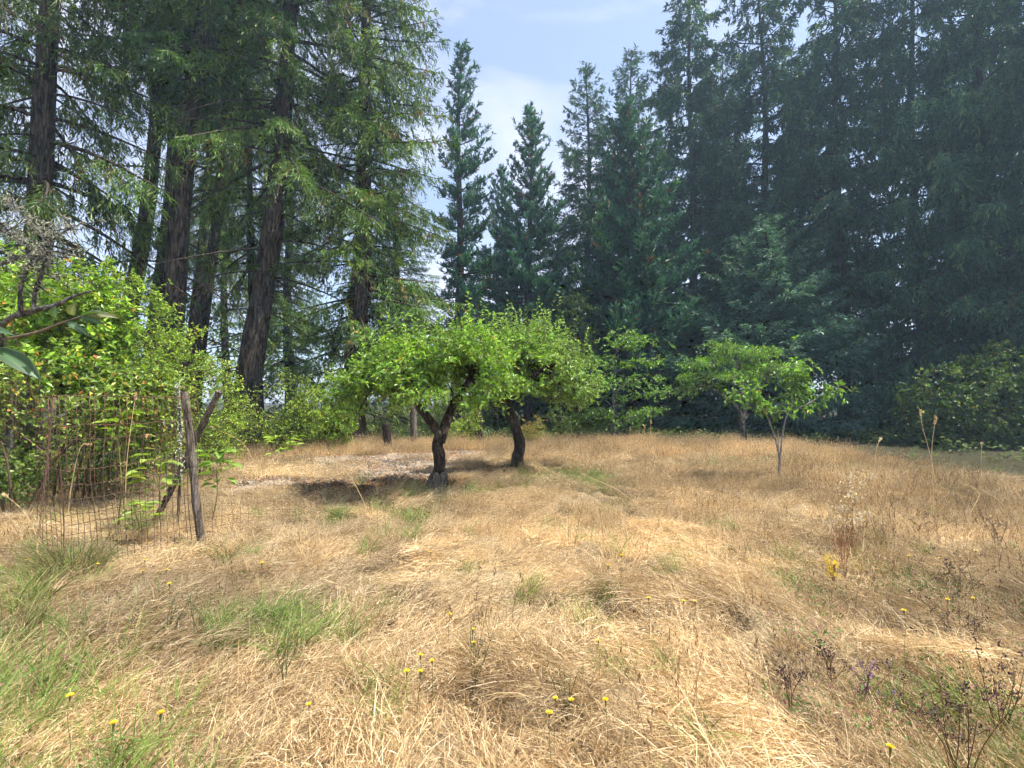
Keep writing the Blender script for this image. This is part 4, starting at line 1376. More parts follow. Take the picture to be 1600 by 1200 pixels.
def b_stalk(g, rng):
    n = 9
    base = np.stack([rng.normal(0, .07, n), rng.normal(0, .07, n), np.full(n, -.01)], -1)
    az, el, L, bd_ = rng.uniform(0, 6.28, n), rng.uniform(1.15, 1.55, n), rng.uniform(.25, .6, n), rng.uniform(0, .5, n)
    blades(g, base, az, el, L, np.full(n, .0034), bd_, pick_cols(n, BROWN_C + STRAW[:2], rng, .15), 3, rng=rng)
    k = 5
    e2 = el[:k] - bd_[:k]
    tip = base[:k] + np.stack([np.cos(az[:k]) * np.cos((el[:k] + e2) / 2), np.sin(az[:k]) * np.cos((el[:k] + e2) / 2), np.sin((el[:k] + e2) / 2)], -1) * L[:k, None] * .95
    for _ in range(4):
        leaves(g, tip + rng.normal(0, .006, (k, 3)) - [0, 0, .02 * _], unit(rand_unit(k, rng) * .5 + [0, 0, 1]), rand_unit(k, rng), .035, .009, pick_cols(k, BROWN_C, rng))


def b_litter(g, rng):
    n = 16
    P = np.stack([rng.normal(0, .16, n), rng.normal(0, .16, n), rng.uniform(.0, .03, n)], -1)
    leaves(g, P, unit(rand_unit(n, rng) * [1, 1, .3]), unit(rand_unit(n, rng) * .5 + [0, 0, 1]), rng.uniform(.04, .075, n), rng.uniform(.02, .04, n),
           pick_cols(n, [(3, (.26, .12, .05)), (2, (.38, .2, .08)), (2, (.16, .08, .04)), (1, (.45, .3, .12))], rng), curl=-.15)


def b_ivy(g, rng):
    n = 40
    P = np.stack([rng.normal(0, .22, n), rng.normal(0, .22, n), rng.uniform(.03, .28, n)], -1)
    leaves(g, P, unit(rand_unit(n, rng) * [1, 1, .4]), unit(rand_unit(n, rng) * .5 + [0, 0, 1]), rng.uniform(.06, .12, n), rng.uniform(.045, .08, n), pick_cols(n, [(3, (.07, .12, .03)), (2, (.1, .155, .04)), (1, (.16, .2, .06))], rng))


def b_forb(g, rng):
    n = 60
    P = np.stack([rng.normal(0, .09, n), rng.normal(0, .09, n), rng.uniform(.01, .16, n)], -1)
    leaves(g, P, unit(rand_unit(n, rng) + [0, 0, .3]), unit(rand_unit(n, rng) * .6 + [0, 0, 1]), rng.uniform(.015, .035, n), rng.uniform(.008, .016, n), pick_cols(n, [(3, (.11, .19, .05)), (2, (.16, .24, .07)), (1, (.26, .12, .13))], rng))
    k = 10
    blades(g, np.stack([rng.normal(0, .06, k), rng.normal(0, .06, k), np.zeros(k)], -1), rng.uniform(0, 6.3, k), rng.uniform(.8, 1.5, k), rng.uniform(.1, .25, k), np.full(k, .003), rng.uniform(0, .5, k), pick_cols(k, BROWN_C, rng), 3, rng=rng)


def b_stone(g, rng):
    n = 14
    for i in range(n):
        r = rng.uniform(.008, .03)
        c = np.array([rng.normal(0, .18), rng.normal(0, .18), r * .3])
        th = np.linspace(0, 6.28, 6, endpoint=False)
        rg = np.stack([np.cos(th), np.sin(th), np.zeros(6)], -1) * r * rng.uniform(.7, 1.2, (6, 1))
        v = np.concatenate([rg + c, rg * .6 + c + [0, 0, r * .6]])
        f = [[k, (k + 1) % 6, 6 + (k + 1) % 6, 6 + k] for k in range(6)]
        g.add(v, [np.array(f), np.array([[6, 7, 8, 9, 10, 11]])], np.array([.33, .28, .23]) * rng.uniform(.5, 1.4))


def scatter(name, coll, ncl, P, yaw, scale, tint, label, tilt=None, rng=RNG):
    n = len(P)
    me = bpy.data.meshes.new(name)
    me.vertices.add(n)
    me.vertices.foreach_set('co', P.astype(np.float32).ravel())

    def at(nm, ty, arr, key):
        a = me.attributes.new(nm, ty, 'POINT')
        a.data.foreach_set(key, np.ascontiguousarray(arr).ravel())
    rot = np.zeros((n, 3), np.float32)
    if tilt is not None:
        rot[:, :2] = tilt
    rot[:, 2] = yaw
    sc_ = np.asarray(scale, np.float32)
    at('rot', 'FLOAT_VECTOR', rot, 'vector')
    at('scl', 'FLOAT_VECTOR', (np.repeat(sc_[:, None], 3, 1) if sc_.ndim == 1 else sc_).astype(np.float32), 'vector')
    at('tint', 'FLOAT_VECTOR', tint.astype(np.float32), 'vector')
    at('pick', 'INT', rng.integers(ncl, size=n).astype(np.int32), 'value')
    o = bpy.data.objects.new(name, me)
    COL.objects.link(o)
    me.materials.append(M_GRASS)
    nt = bpy.data.node_groups.new(name + '_nodes', 'GeometryNodeTree')
    nt.interface.new_socket('Geometry', in_out='INPUT', socket_type='NodeSocketGeometry')
    nt.interface.new_socket('Geometry', in_out='OUTPUT', socket_type='NodeSocketGeometry')
    N_, L_ = nt.nodes, nt.links
    gi, go = N_.new('NodeGroupInput'), N_.new('NodeGroupOutput')
    ci = N_.new('GeometryNodeCollectionInfo')
    ci.inputs['Collection'].default_value = coll
    ci.inputs['Separate Children'].default_value = True
    ci.inputs['Reset Children'].default_value = True
    ip = N_.new('GeometryNodeInstanceOnPoints')
    ip.inputs['Pick Instance'].default_value = True

    def na(nm, ty):
        a = N_.new('GeometryNodeInputNamedAttribute')
        a.data_type = ty
        a.inputs['Name'].default_value = nm
        return next(s for s in a.outputs if s.name == 'Attribute' and s.enabled)
    L_.new(gi.outputs[0], ip.inputs['Points'])
    L_.new(ci.outputs[0], ip.inputs['Instance'])
    L_.new(na('pick', 'INT'), ip.inputs['Instance Index'])
    L_.new(na('rot', 'FLOAT_VECTOR'), ip.inputs['Rotation'])
    L_.new(na('scl', 'FLOAT_VECTOR'), ip.inputs['Scale'])
    L_.new(ip.outputs[0], go.inputs[0])
    md = o.modifiers.new('scatter', 'NODES')
    md.node_group = nt
    o['kind'] = 'stuff'
    o['label'] = label
    return o


def wedge(n, y0, y1, power=1.0, xlim=1.2, rng=RNG, extra=.6):
    """points on the ground inside the view wedge, evenly by area times y**(1-power)..."""
    u = rng.random(n)
    k = 2 - (power - 1)
    y = (y0 ** k + u * (y1 ** k - y0 ** k)) ** (1 / k)
    x = rng.uniform(-1, 1, n) * (xlim * y + extra)
    return x, y


def tint_of(x, y, rng, amp=.46):
    p = np.stack([x, y], -1)
    a = fbm(p, .55, 101, 3)
    b = fbm(p, 1.9, 105, 2)
    v = 1 + amp * 2.2 * (a - .5) + amp * 1.5 * (b - .5) + rng.normal(0, .06, len(x))
    v = v + .16 * bump2(x, y, .4, 4.6, 2.2, 1.6) + .10 * bump2(x, y, .2, 2.6, 1.2, .8)
    warm = (fbm(p, .8, 109, 2) - .5)
    return np.stack([v * (1 + .08 * warm), v, v * (1 - .12 * warm)], -1).clip(.6, 1.6)


def slope_tilt(x, y, yaw, k=1.0):
    return None


def flow(x, y):
    """direction the matted stems lie in"""
    p = np.stack([x, y], -1)
    a = math.pi / 2 - 0.42 * x / np.maximum(y, 1.5) * 2.0
    a = a - .75 * np.sign(x + .3) * 0 + (fbm(p, .45, 121, 2) - .5) * 5.2
    return a


rng = R_(200)
C_MAT = clump_collection('grass_mat', b_mat, 10, 300)
C_FLUFF = clump_collection('grass_fluff', b_fluff, 10, 320)
C_TUSS = clump_collection('grass_tussock', b_tussock, 6, 460)
C_GREEN = clump_collection('grass_green', b_green, 6, 340)
C_STALK = clump_collection('grass_stalk', b_stalk, 6, 360)
C_LITTER = clump_collection('leaf_litter', b_litter, 4, 380)
C_IVY = clump_collection('ivy_leaf', b_ivy, 5, 400)
C_FORB = clump_collection('forb', b_forb, 4, 420)
C_STONE = clump_collection('stone', b_stone, 4, 440)


def keep(x, y, p):
    k = rng.random(len(x)) < p
    return x[k], y[k]


def lattice(y0, y1, step, xlim=1.2, extra=1.0):
    """jittered lattice over the view wedge"""
    ys = np.arange(y0, y1, step)
    xs = np.arange(-xlim * y1 - extra, xlim * y1 + extra, step)
    X_, Y_ = np.meshgrid(xs, ys)
    X_, Y_ = X_.ravel() + rng.uniform(-.5, .5, X_.size) * step, Y_.ravel() + rng.uniform(-.5, .5, X_.size) * step
    k_ = np.abs(X_) < xlim * Y_ + extra
    return X_[k_], Y_[k_]


def lie(x, y, yaw):
    """tilt of a patch so that it follows the ground (XYZ euler, turned by yaw last)"""
    e = .2
    sx = (ground_z(x + e, y) - ground_z(x - e, y)) / (2 * e)
    sy = (ground_z(x, y + e) - ground_z(x, y - e)) / (2 * e)
    c, s_ = np.cos(yaw), np.sin(yaw)
    along, across = sx * c + sy * s_, -sx * s_ + sy * c
    return np.stack([np.arctan(across), -np.arctan(along)], -1)


# matted straw: thick near the camera, thinner far off
xs_, ys_ = zip(lattice(1.45, 6.2, .31), lattice(1.45, 4.0, .42), lattice(6.2, 10.5, .42), lattice(10.5, 19.5, .55))
x, y = np.concatenate(xs_), np.concatenate(ys_)
gr, li, gn, fo, nza, nzb = zones(x, y)
stand = np.clip((fbm(np.stack([x, y], -1), .9, 131, 2) - .42) * 4 + .5 * np.clip((y - 5) / 5, 0, 1), 0, 1)
x, y = keep(x, y, (1 - .80 * gr) * (1 - .9 * li) * (1 - fo) * (1 - .4 * gn) * (1 - .6 * stand * (y > 5)) * (1 - .95 * bare(np.stack([x, y], -1))))
yw = flow(x, y) + rng.normal(0, .25, len(x))
scatter('dry_grass', C_MAT, 10, np.stack([x, y, ground_z(x, y)], -1), yw, rng.uniform(.8, 1.25, len(x)) * np.clip(.85 + y * .035, 1, 1.45), tint_of(x, y, rng), 'matted straw-coloured dry grass covering the clearing', lie(x, y, yw))
# fluffy standing straw
xs_, ys_ = zip(lattice(1.7, 6.0, .48), lattice(6.0, 11, .46), lattice(11, 19.5, .58))
x, y = np.concatenate(xs_), np.concatenate(ys_)
gr, li, gn, fo, nza, nzb = zones(x, y)
stand = np.clip((fbm(np.stack([x, y], -1), .9, 131, 2) - .42) * 4 + .5 * np.clip((y - 5) / 5, 0, 1), 0, 1)
right = np.clip((x + 1.5) / 4, 0, 1)
kk = rng.random(len(x)) < (np.where(y < 5, .06, .18) + .82 * stand * np.clip(y / 6, .45, 1)) * (1 - .97 * gr) * (1 - .95 * li) * (1 - fo) * (1 - .4 * gn) * (1 - .95 * bare(np.stack([x, y], -1)))
x, y, right = x[kk], y[kk], right[kk]
sc = rng.uniform(.6, 1.05, len(x)) * np.clip(.45 + y * .09, .5, 1) * (.85 + .35 * right * np.clip((y - 5) / 6, 0, 1)) * np.clip(.85 + y * .03, 1, 1.3)
yw = rng.uniform(0, 6.28, len(x))
scatter('standing_dry_grass', C_FLUFF, 10, np.stack([x, y, ground_z(x, y)], -1), yw, sc, tint_of(x, y, rng), 'fine standing dry grass with airy seed heads across the clearing', lie(x, y, yw))
# tussocks
x, y = wedge(1500, 1.7, 13, 1.2, rng=rng)
gr, li, gn, fo, nza, nzb = zones(x, y)
cl = fbm(np.stack([x, y], -1), 1.3, 161, 2)
x, y = keep(x, y, np.clip((cl - .45) * 4, .05, 1) * (1 - gr) * (1 - li) * (1 - fo))
scatter('tussock_grass', C_TUSS, 6, np.stack([x, y, ground_z(x, y)], -1), rng.uniform(0, 6.28, len(x)), rng.uniform(.6, 1.25, len(x)), tint_of(x, y, rng), 'brown arching tussocks dotted through the dry grass')
# green tufts
x1, y1 = wedge(6500, 1.5, 7.0, 1.5, rng=rng)
x2, y2 = wedge(9500, 6.0, 17, 1.2, rng=rng)
x, y = np.concatenate([x1, x2]), np.concatenate([y1, y2])
gr, li, gn, fo, nza, nzb = zones(x, y)
x, y = keep(x, y, np.clip(gn * .42 + .014, 0, 1) * (1 - .7 * li))
t_ = tint_of(x, y, rng, .2)
scatter('green_grass', C_GREEN, 6, np.stack([x, y, ground_z(x, y)], -1), flow(x, y) + rng.normal(0, .5, len(x)), rng.uniform(.5, 1.15, len(x)) * np.clip(1.25 - y * .03, .75, 1.2), t_, 'green grass tufts growing through the straw')
# brown upright stalks, mostly right
x1, y1 = wedge(600, 2.0, 7.0, 1.3, rng=rng)
x2, y2 = wedge(6500, 4.5, 18, 1.2, rng=rng)
x, y = np.concatenate([x1, x2]), np.concatenate([y1, y2])
gr, li, gn, fo, nza, nzb = zones(x, y)
cl = fbm(np.stack([x, y], -1), .8, 141, 2)
x, y = keep(x, y, np.clip((cl - .38) * 2.2, 0.02, 1) * (.22 + .78 * np.clip((x - .6) / 2.5, 0, 1)) * (1 - fo) * (1 - gr) * (1 - .8 * li))
scatter('dry_stalk_grass', C_STALK, 6, np.stack([x, y, ground_z(x, y)], -1), rng.uniform(0, 6.28, len(x)), rng.uniform(.6, 1.15, len(x)), tint_of(x, y, rng), 'thin brown upright stalks scattered through the dry grass')
# taller grass fringe at the back edge
x = rng.uniform(-8, 9.5, 330)
y = 15.6 + rng.normal(0, 1.0, 330) - np.clip((np.abs(x) - 5) * .7, 0, 4)
kk = zones(x, y)[0] < .3
x, y = x[kk], y[kk]
scatter('edge_grass', C_FLUFF, 10, np.stack([x, y, ground_z(x, y)], -1), rng.uniform(0, 6.28, len(x)), np.stack([rng.uniform(.9, 1.4, len(x))] * 2 + [rng.uniform(1.3, 2.3, len(x))], -1), tint_of(x, y, rng) * [1.05, 1.02, .98], 'taller rusty dry grass fringe along the back of the clearing')
# fallen leaves, gravel, forest-floor cover, forbs
x, y = wedge(9000, 6.5, 15, 1.0, .7, rng=rng)
gr, li, gn, fo, nza, nzb = zones(x, y)
x, y = keep(x, y, np.clip(li * .8 + gr * .30, 0, 1))
scatter('fallen_leaves', C_LITTER, 4, np.stack([x, y, ground_z(x, y)], -1), rng.uniform(0, 6.28, len(x)), rng.uniform(.7, 1.2, len(x)), tint_of(x, y, rng), 'brown fallen leaves in the shade under the apple trees')
x, y = wedge(14000, 5, 17, 1.0, 1.1, rng=rng)
gr = zones(x, y)[0]
x, y = keep(x, y, np.clip(gr * .5, 0, 1))
scatter('gravel', C_STONE, 4, np.stack([x, y, ground_z(x, y)], -1), rng.uniform(0, 6.28, len(x)), rng.uniform(.6, 1.3, len(x)), tint_of(x, y, rng), 'pale gravel on the bare patch left of the apple trees')
x, y = rng.uniform(-22, 30, 8000), rng.uniform(6, 31, 8000)
fo = zones(x, y)[3]
x, y = keep(x, y, np.clip(fo * 1.1 - .15, 0, 1) * np.where((x > 7) & (y < 17), .06, 1) * np.clip((fbm(np.stack([x, y], -1), .5, 151, 2) - .3) * 3, .15, 1))
scatter('undergrowth', C_IVY, 5, np.stack([x, y, ground_z(x, y)], -1), rng.uniform(0, 6.28, len(x)), rng.uniform(.7, 1.7, len(x)), tint_of(x, y, rng, .3), 'low leafy undergrowth covering the shaded forest floor')
x, y = wedge(1400, 1.6, 6, 1.3, rng=rng)
wgt = np.maximum(np.maximum(bump2(x, y, 2.2, 2.5, .6, .35), .8 * bump2(x, y, 3.2, 4.2, 1.2, .6)), .5 * bump2(x, y, -3.0, 2.3, .8, .5))
x, y = keep(x, y, np.clip(wgt * 1.1, 0.015, 1))
scatter('herb_undergrowth', C_FORB, 4, np.stack([x, y, ground_z(x, y)], -1), rng.uniform(0, 6.28, len(x)), rng.uniform(.6, 1.2, len(x)), tint_of(x, y, rng), 'low green herbs low in the dry grass at lower right')

# ------------------------------------------------------------------ single wild plants
def hawkbit_source():
    t = thing('hawkbit_flower', '', 'flower', (0, 0, 0), 'yellow hawkbit flowers in the grass')
    rng = R_(501)
    g = G()
    tubes(g, smooth_path([(0.0, 0, -.02), (.012, 0, .1), (-.006, .005, .2), (0, 0, .29)], 10), np.linspace(.0024, .0017, 10), 5, (.2, .2, .08))
    g.build('stem', M_HERB, t, smooth=True)
    g = G()
    n = 34
    a = np.concatenate([np.linspace(0, 6.28, 18, endpoint=False), np.linspace(.2, 6.4, 16, endpoint=False)])
    r = np.concatenate([np.full(18, .020), np.full(16, .013)])
    D = np.stack([np.cos(a), np.sin(a), np.where(np.arange(n) < 18, .18, .5)], -1)
    leaves(g, np.tile([0, 0, .29], (n, 1)) + D * .002, D, np.tile([0, 0, 1.0], (n, 1)), r, .0075, pick_cols(n, [(1, (.85, .58, .015)), (1, (.9, .66, .03))], rng, .05), fold=.1, curl=-.05, wide=.7)
    g.build('flower_head', M_LEAF, t)
    g = G()
    tubes(g, [(0, 0, .272), (0, 0, .282), (0, 0, .292)], [.003, .006, .007], 8, (.14, .17, .06))
    g.build('bud_cup', M_HERB, t, smooth=True)
    return t


HAWK = [
    (46, 874, 'beside the rusty fence at the far left edge'), (152, 880, 'in the dark tuft at the foot of the wire fence'),
    (224, 892, 'left one of the small group in front of the fence post'), (258, 891, 'brightest of the small group in front of the fence post'),
    (265, 912, 'lowest of the small group in front of the fence post'), (226, 876, 'topmost of the small group in front of the fence post'),
    (109, 1084, 'large and alone in green grass at lower left'), (170, 1138, 'near the bottom edge, right of the large lone one at lower left'),
    (240, 1126, 'in green grass left of the bottom straw drift'), (406, 881, 'small and alone right of the fence post'),
    (699, 957, 'alone above the cluster in the middle of the meadow'), (736, 984, 'on a tall stem above the dark hollow in the straw'),
    (746, 1007, 'close beside the stems over the dark hollow in the straw'), (654, 1021, 'upper left of the four in the middle straw'),
    (678, 1033, 'rightmost of the four in the middle straw'), (640, 1047, 'leftmost of the four in the middle straw'),
    (653, 1050, 'lowest of the four in the middle straw'), (486, 1101, 'alone low left of the dark hollow in the straw'),
    (673, 863, 'small one just below the forked apple tree'), (967, 868, 'upper one of a pair in the mid meadow right of centre'),
    (949, 885, 'lower one of a pair in the mid meadow right of centre'), (1013, 936, 'alone right of centre in pale straw'),
    (1068, 938, 'left of the twin blooms right of centre'), (1084, 940, 'right of the twin blooms right of centre'),
    (940, 1002, 'alone in the middle of the bare straw right of centre'), (859, 1119, 'big one beside the dark green tuft at bottom centre'),
    (867, 1095, 'just above the big one at bottom centre'), (899, 1094, 'right above the dark green tuft at bottom centre'),
    (950, 1094, 'right of the dark green tuft at bottom centre'), (1420, 870, 'upper left of the loose group at right among brown stems'),
    (1469, 872, 'upper middle of the loose group at right among brown stems'), (1525, 860, 'upper right of the loose group at right among brown stems'),
    (1481, 938, 'lower left of the pair under the loose group at right'), (1531, 937, 'lower right of the pair under the loose group at right'),
    (1413, 952, 'low between the ragwort and the right edge'), (1379, 1165, 'at the bottom edge in the lower right corner')]
hk = hawkbit_source()
rng = R_(502)
for i, (px, py, where) in enumerate(HAWK):
    h = rng.uniform(.24, .36)
    p = on_plane(px, py, h)
    z0 = gz(p[0], p[1])
    lab = 'yellow hawkbit flower ' + where
    s = (h - z0) / .29
    sc3 = (.64 * rng.uniform(.85, 1.2),) * 2 + (s,)
    tl = (rng.normal(0, .04), rng.normal(0, .04))
    if i == 0:
        hk.location, hk.scale, hk.rotation_euler = (p[0], p[1], z0), sc3, (tl[0], tl[1], 1)
        hk['label'] = lab
    else:
        copy_thing(hk, (p[0], p[1], z0), rng.uniform(0, 6.28), lab, None, sc3, tl)

# tall seed stalks
GK = 'tall dry grass stalks with seed heads'


def seed_stalk(path, label, head=.09, seed=0, r=.0032, col=(.50, .37, .18), fat=.012):
    """path: photo pixels (px, py) from foot to tip at the depth of the foot on the ground"""
    rng = R_(seed)
    f = on_plane(*path[0])
    d = f[1]
    pts = [at_depth(px, py, d + .08 * k) - f for k, (px, py) in enumerate(path)]
    t = thing('seed_stalk', label, 'grass stalk', (f[0], f[1], gz(f[0], f[1]) - .01), GK)
    g = G()
    p = smooth_path(pts, 18)
    k = max(1.0, d / 6.0) ** .6
    tubes(g, p, np.linspace(r * k, r * .6 * k, 18) * 1.25, 5, np.array(col) * 1.25)
    g.build('stem', M_HERB, t, smooth=True)
    g = G()
    n = 46
    q = rng.random(n)
    hd = p[-1] - unit(p[-1] - p[-4])[None] * (q * head)[:, None]
    leaves(g, hd + rng.normal(0, fat * .3, (n, 3)), unit(unit(p[-1] - p[-4]) + rand_unit(n, rng) * .55), rand_unit(n, rng), .034 * k, fat * k * .8, pick_cols(n, [(2, (.58, .44, .25)), (1, (.70, .57, .36)), (1, (.46, .29, .13))], rng))
    g.build('seed_head', M_HERB, t)
    return t


for i, (path, lab) in enumerate([
        ([(1458, 832), (1458, 770), (1456, 700), (1462, 652)], 'tallest pale seed stalk at right, with the fattest head'),
        ([(1468, 790), (1455, 720), (1442, 672), (1438, 645)], 'leaning seed stalk crossing left of the tallest one at right'),
        ([(1366, 800), (1366, 740), (1370, 700), (1376, 686)], 'short seed stalk left of the tallest one at right'),
        ([(1533, 738), (1533, 715), (1534, 690)], 'short stiff seed stalk near the right edge before the vine maple'),
        ([(1014, 742), (1015, 710), (1016, 675), (1017, 652)], 'tall seed stalk right of the maple against its shade'),
        ([(1006, 720), (1007, 695), (1007, 665)], 'seed stalk just left of the tall one by the maple'),
        ([(984, 720), (984, 695), (985, 668)], 'straight brown seed stalk under the maple'),
        ([(1098, 712), (1097, 695), (1100, 678)], 'stubby orange seed stalk left of the cherry trunk'),
        ([(1180, 800), (1215, 775), (1250, 762), (1270, 778)], 'arching stalk bent over at the foot of the sapling'),
        ([(1505, 850), (1517, 800), (1530, 770), (1512, 758)], 'hooked pale stalk bent sideways near the right edge'),
        ([(1620, 830), (1580, 800), (1545, 772), (1510, 760)], 'long pale stalk arching in from the right edge'),
        ([(585, 820), (565, 770), (545, 735), (518, 706)], 'long pale stalk leaning left in front of the bare gravel'),
        ([(196, 850), (197, 740), (206, 660), (212, 620)], 'tall stiff seed stalk standing inside the wire mesh'),
        ([(105, 820), (112, 760), (125, 705), (140, 698)], 'drooping seed stalk with white head at the wire mesh'),
        ([(405, 760), (395, 720), (375, 690), (330, 668)], 'stalk arching left behind the brace pole'),
        ([(60, 900), (55, 830), (30, 790), (5, 770)], 'stalk leaning out past the left edge before the fence'),
        ([(1000, 792), (960, 765), (930, 752), (912, 744)], 'thin stalk lying left across the straw right of the apple shade'),
        ([(1418, 870), (1440, 838), (1450, 832), (1462, 840)], 'small hooked stalk below the tallest seed stalk at right')]):
    seed_stalk(path, lab, .10 if i in (0, 1, 3) else .07, 520 + i, fat=.018 if i == 0 else .012)

# ragwort gone to white fluff, and the yellow flowering one
def branching_weed(name, label, cat, px, py, h, nst, stem_col, heads, seed, group=None, spread=.12, lean=0.0, tall=None):
    """heads: (n per tip, palette, size, fluff radius)"""
    rng = R_(seed)
    f = on_plane(px, py)
    t = thing(name, label, cat, (f[0], f[1], gz(f[0], f[1]) - .01), group)
    g, hd = G(), G()
    for i in range(nst):
        tip = np.array([rng.normal(lean, spread), rng.normal(0, spread), h * rng.uniform(.7, 1.05)])
        p = smooth_path([rng.normal(0, .012, 3) * [1, 1, 0], tip * [.35, .35, .5] + rng.normal(0, .012, 3), tip], 10)
        tubes(g, p, np.linspace(.0026, .0014, 10), 5, np.array(stem_col) * rng.uniform(.75, 1.3))
        for k in range(4):
            j = rng.integers(4, 10)
            tp = p[j] + np.array([rng.normal(0, .05), rng.normal(0, .05), rng.uniform(.03, .09)]) * (h / .5)
            tubes(g, np.stack([p[j], (p[j] + tp) / 2 + [0, 0, -.005], tp]), [.0015, .0012, .0009], 4, stem_col)
            n, pal, size, rad = heads
            P = tp + rng.normal(0, rad, (n, 3))
            leaves(hd, P, unit(rand_unit(n, rng) + [0, 0, .3]), rand_unit(n, rng), size * rng.uniform(.6, 1.2, n), size * .45, pick_cols(n, pal, rng))
    g.build('stem', M_HERB, t, smooth=True, kind='stuff')
    hd.build('seed_head' if cat == 'weed' else 'flower_head', M_HERB, t, kind='stuff')
    return t


WHITE = [(2, (.70, .63, .50)), (1.5, (.60, .48, .32)), (1, (.55, .40, .12))]
branching_weed('ragwort_plant', 'dried ragwort topped with white fluff and golden stems at right', 'weed', 1335, 872, .78, 7, (.36, .22, .06), (24, WHITE, .030, .024), 541, spread=.11, lean=-.03)
branching_weed('ragwort_plant', 'small ragwort with a yellow flower cluster on dark red stems', 'flower', 1302, 915, .22, 6, (.16, .035, .03), (14, [(1, (.85, .62, .02)), (1, (.9, .7, .05))], .016, .012), 542, spread=.03)
branching_weed('ragwort_plant', 'rusty red leafless weed standing below the white-fluff ragwort', 'weed', 1318, 895, .5, 6, (.26, .08, .045), (5, [(1, (.3, .12, .07))], .02, .01), 543, spread=.07)
branching_weed('fluff_weed', 'low white-fluff weed at the shade edge left of the cherry trunk', 'weed', 1050, 712, .3, 4, (.36, .26, .12), (30, WHITE, .045, .04), 544, spread=.1)
DARKH = [(3, (.035, .022, .025)), (2, (.07, .04, .045)), (1, (.16, .08, .11))]
GM = 'wild marjoram plants with dark seed heads'
for i, (px, py, h, nst, sp_, lab) in enumerate([
        (1235, 1085, .30, 5, .08, 'dark-headed marjoram, leftmost at lower right with a drooping black head'),
        (1300, 1055, .26, 5, .09, 'dark-headed marjoram with black seed clusters above the green herbs'),
        (1345, 1080, .24, 5, .10, 'purple-flowered marjoram in the middle of the green herbs'),
        (1500, 1180, .50, 9, .16, 'large brown branching marjoram rising from the lower right corner'),
        (1560, 1130, .45, 7, .14, 'dark marjoram at the right edge above the corner plant'),
        (1500, 1010, .34, 6, .10, 'dark-headed marjoram standing alone above the herbs at right'),
        (1320, 850, .30, 6, .10, 'dark-seeded marjoram left of the white-fluff ragwort foot'),
        (1450, 850, .34, 6, .14, 'dark-seeded marjoram below the tallest seed stalk'),
        (1560, 870, .36, 7, .16, 'dark-seeded marjoram thicket near the right edge'),
        (1500, 930, .36, 7, .16, 'brown leaning marjoram between the two yellow flower groups at right')]):
    branching_weed('marjoram_plant', lab, 'weed', px, py, h, nst, (.17, .10, .05), (9, DARKH if i != 2 else [(2, (.22, .12, .26)), (2, (.10, .05, .07)), (1, (.3, .2, .34))], .017, .010), 550 + i, GM, sp_)

# thin dark green flower stems without bloom near bottom, each a plant
GH = 'bare leaning weed stems in the straw'
for i, (px, py, h, lab) in enumerate([(885, 1135, .34, 'dark green leafy weed in the hollow at bottom centre'), (740, 1090, .32, 'thin green stems standing in the dark hollow in the straw'),
                                       (445, 1060, .34, 'thin green stems in the green patch left of centre'), (265, 1010, .32, 'thin dark stems low in front of the fence'),
                                       (310, 1010, .34, 'thin dark stems right of the ones in front of the fence'), (860, 930, .22, 'brown tuft of stems in the middle of the straw')]):
    branching_weed('weed_stem', lab, 'weed', px, py, h, 5, (.11, .12, .045), (3, [(1, (.14, .13, .05))], .014, .006), 580 + i, GH, .05)

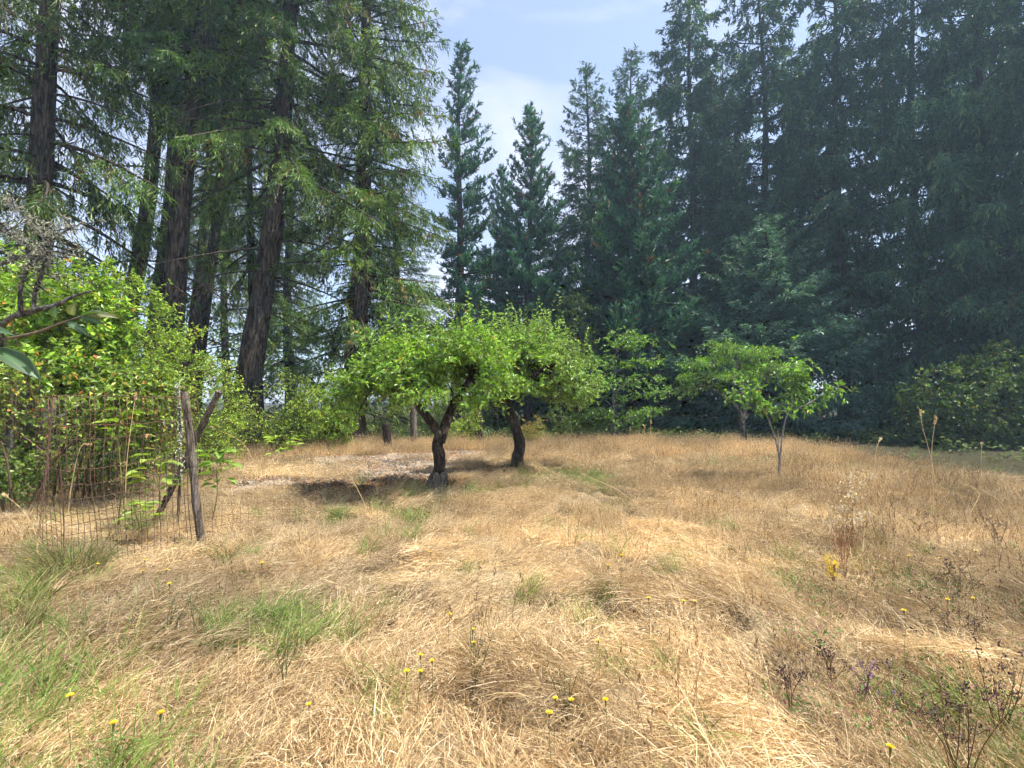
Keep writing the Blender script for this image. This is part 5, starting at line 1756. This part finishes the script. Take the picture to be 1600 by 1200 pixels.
# yellowing dark tuft at the fence corner
def tuft(label, px, py, n, L, pal, seed, spread=.14):
    rng = R_(seed)
    f = on_plane(px, py)
    g = G()
    r = np.sqrt(rng.random(n)) * spread
    a = rng.uniform(0, 6.28, n)
    b_ = np.stack([r * np.cos(a), r * np.sin(a), np.full(n, -.01)], -1)
    blades(g, b_, a + rng.normal(0, .5, n), rng.uniform(.9, 1.55, n), rng.uniform(.5, 1.1, n) * L, rng.uniform(.003, .006, n), rng.uniform(.2, 1.4, n), pick_cols(n, pal, rng), 4, rng=rng)
    o = g.build('grass_tuft', M_HERB, None, kind='stuff', label=label)
    o.location = (f[0], f[1], gz(f[0], f[1]))
    return o


TUF = [(3, (.13, .14, .05)), (3, (.2, .16, .07)), (2, (.30, .23, .11)), (1, (.1, .15, .04))]
tuft('tall dark green-brown grass tuft at the foot of the wire fence', 115, 905, 420, .52, TUF, 601, .2)
tuft('green-brown grass tuft at the left edge before the fence', 15, 985, 220, .34, TUF, 602, .18)
tuft('dark grass tuft in the meadow right of centre', 1120, 890, 260, .22, TUF, 603, .2)

# ------------------------------------------------------------------ understory far behind the trees, one mass
rng = R_(700)
g = G()
n = 7500
ang = rng.uniform(-1.0, 1.0, n)
dist = rng.uniform(27, 42, n) / np.cos(ang * .6)
bx_, by_ = np.sin(ang) * dist, np.cos(ang) * dist
hh = np.where(bx_ < -3, 5.2, 1.2) + 5.2 * fbm(np.stack([bx_, by_], -1), .16, 711, 3) ** 1.6
A = np.stack([bx_, by_, rng.random(n) ** .8 * hh], -1)
spray(g, g, A, unit(rand_unit(n, rng) + [0, 0, .3]), .8, 8, (.24, .6), DARKG, rng, .4, drawn=False)
g.build('background_foliage', M_LEAF, None, kind='stuff', label='dim mass of shrubs deep in the wood behind the trees')

# ------------------------------------------------------------------ thin volume added to imitate the pale lens glare
hz = G()
c = np.array([[x, y, z] for x in (-340, 340) for y in (-140, 420) for z in (-1.6, 38)], float)
hz.add(c, np.array([[0, 1, 3, 2], [4, 6, 7, 5], [0, 4, 5, 1], [2, 3, 7, 6], [0, 2, 6, 4], [1, 5, 7, 3]]), (1, 1, 1))
m, n, l, out = new_mat('glare_veil_volume')
pv = n.new('ShaderNodeVolumePrincipled')
pv.inputs['Color'].default_value = (.52, .76, 1.0, 1)
pv.inputs['Density'].default_value = GLARE_VEIL
pv.inputs['Anisotropy'].default_value = 0.3
l.new(pv.outputs['Volume'], out.inputs['Volume'])
hz.build('glare_veil', m, None, kind='stuff', label='thin pale volume added over the clearing to imitate lens glare')
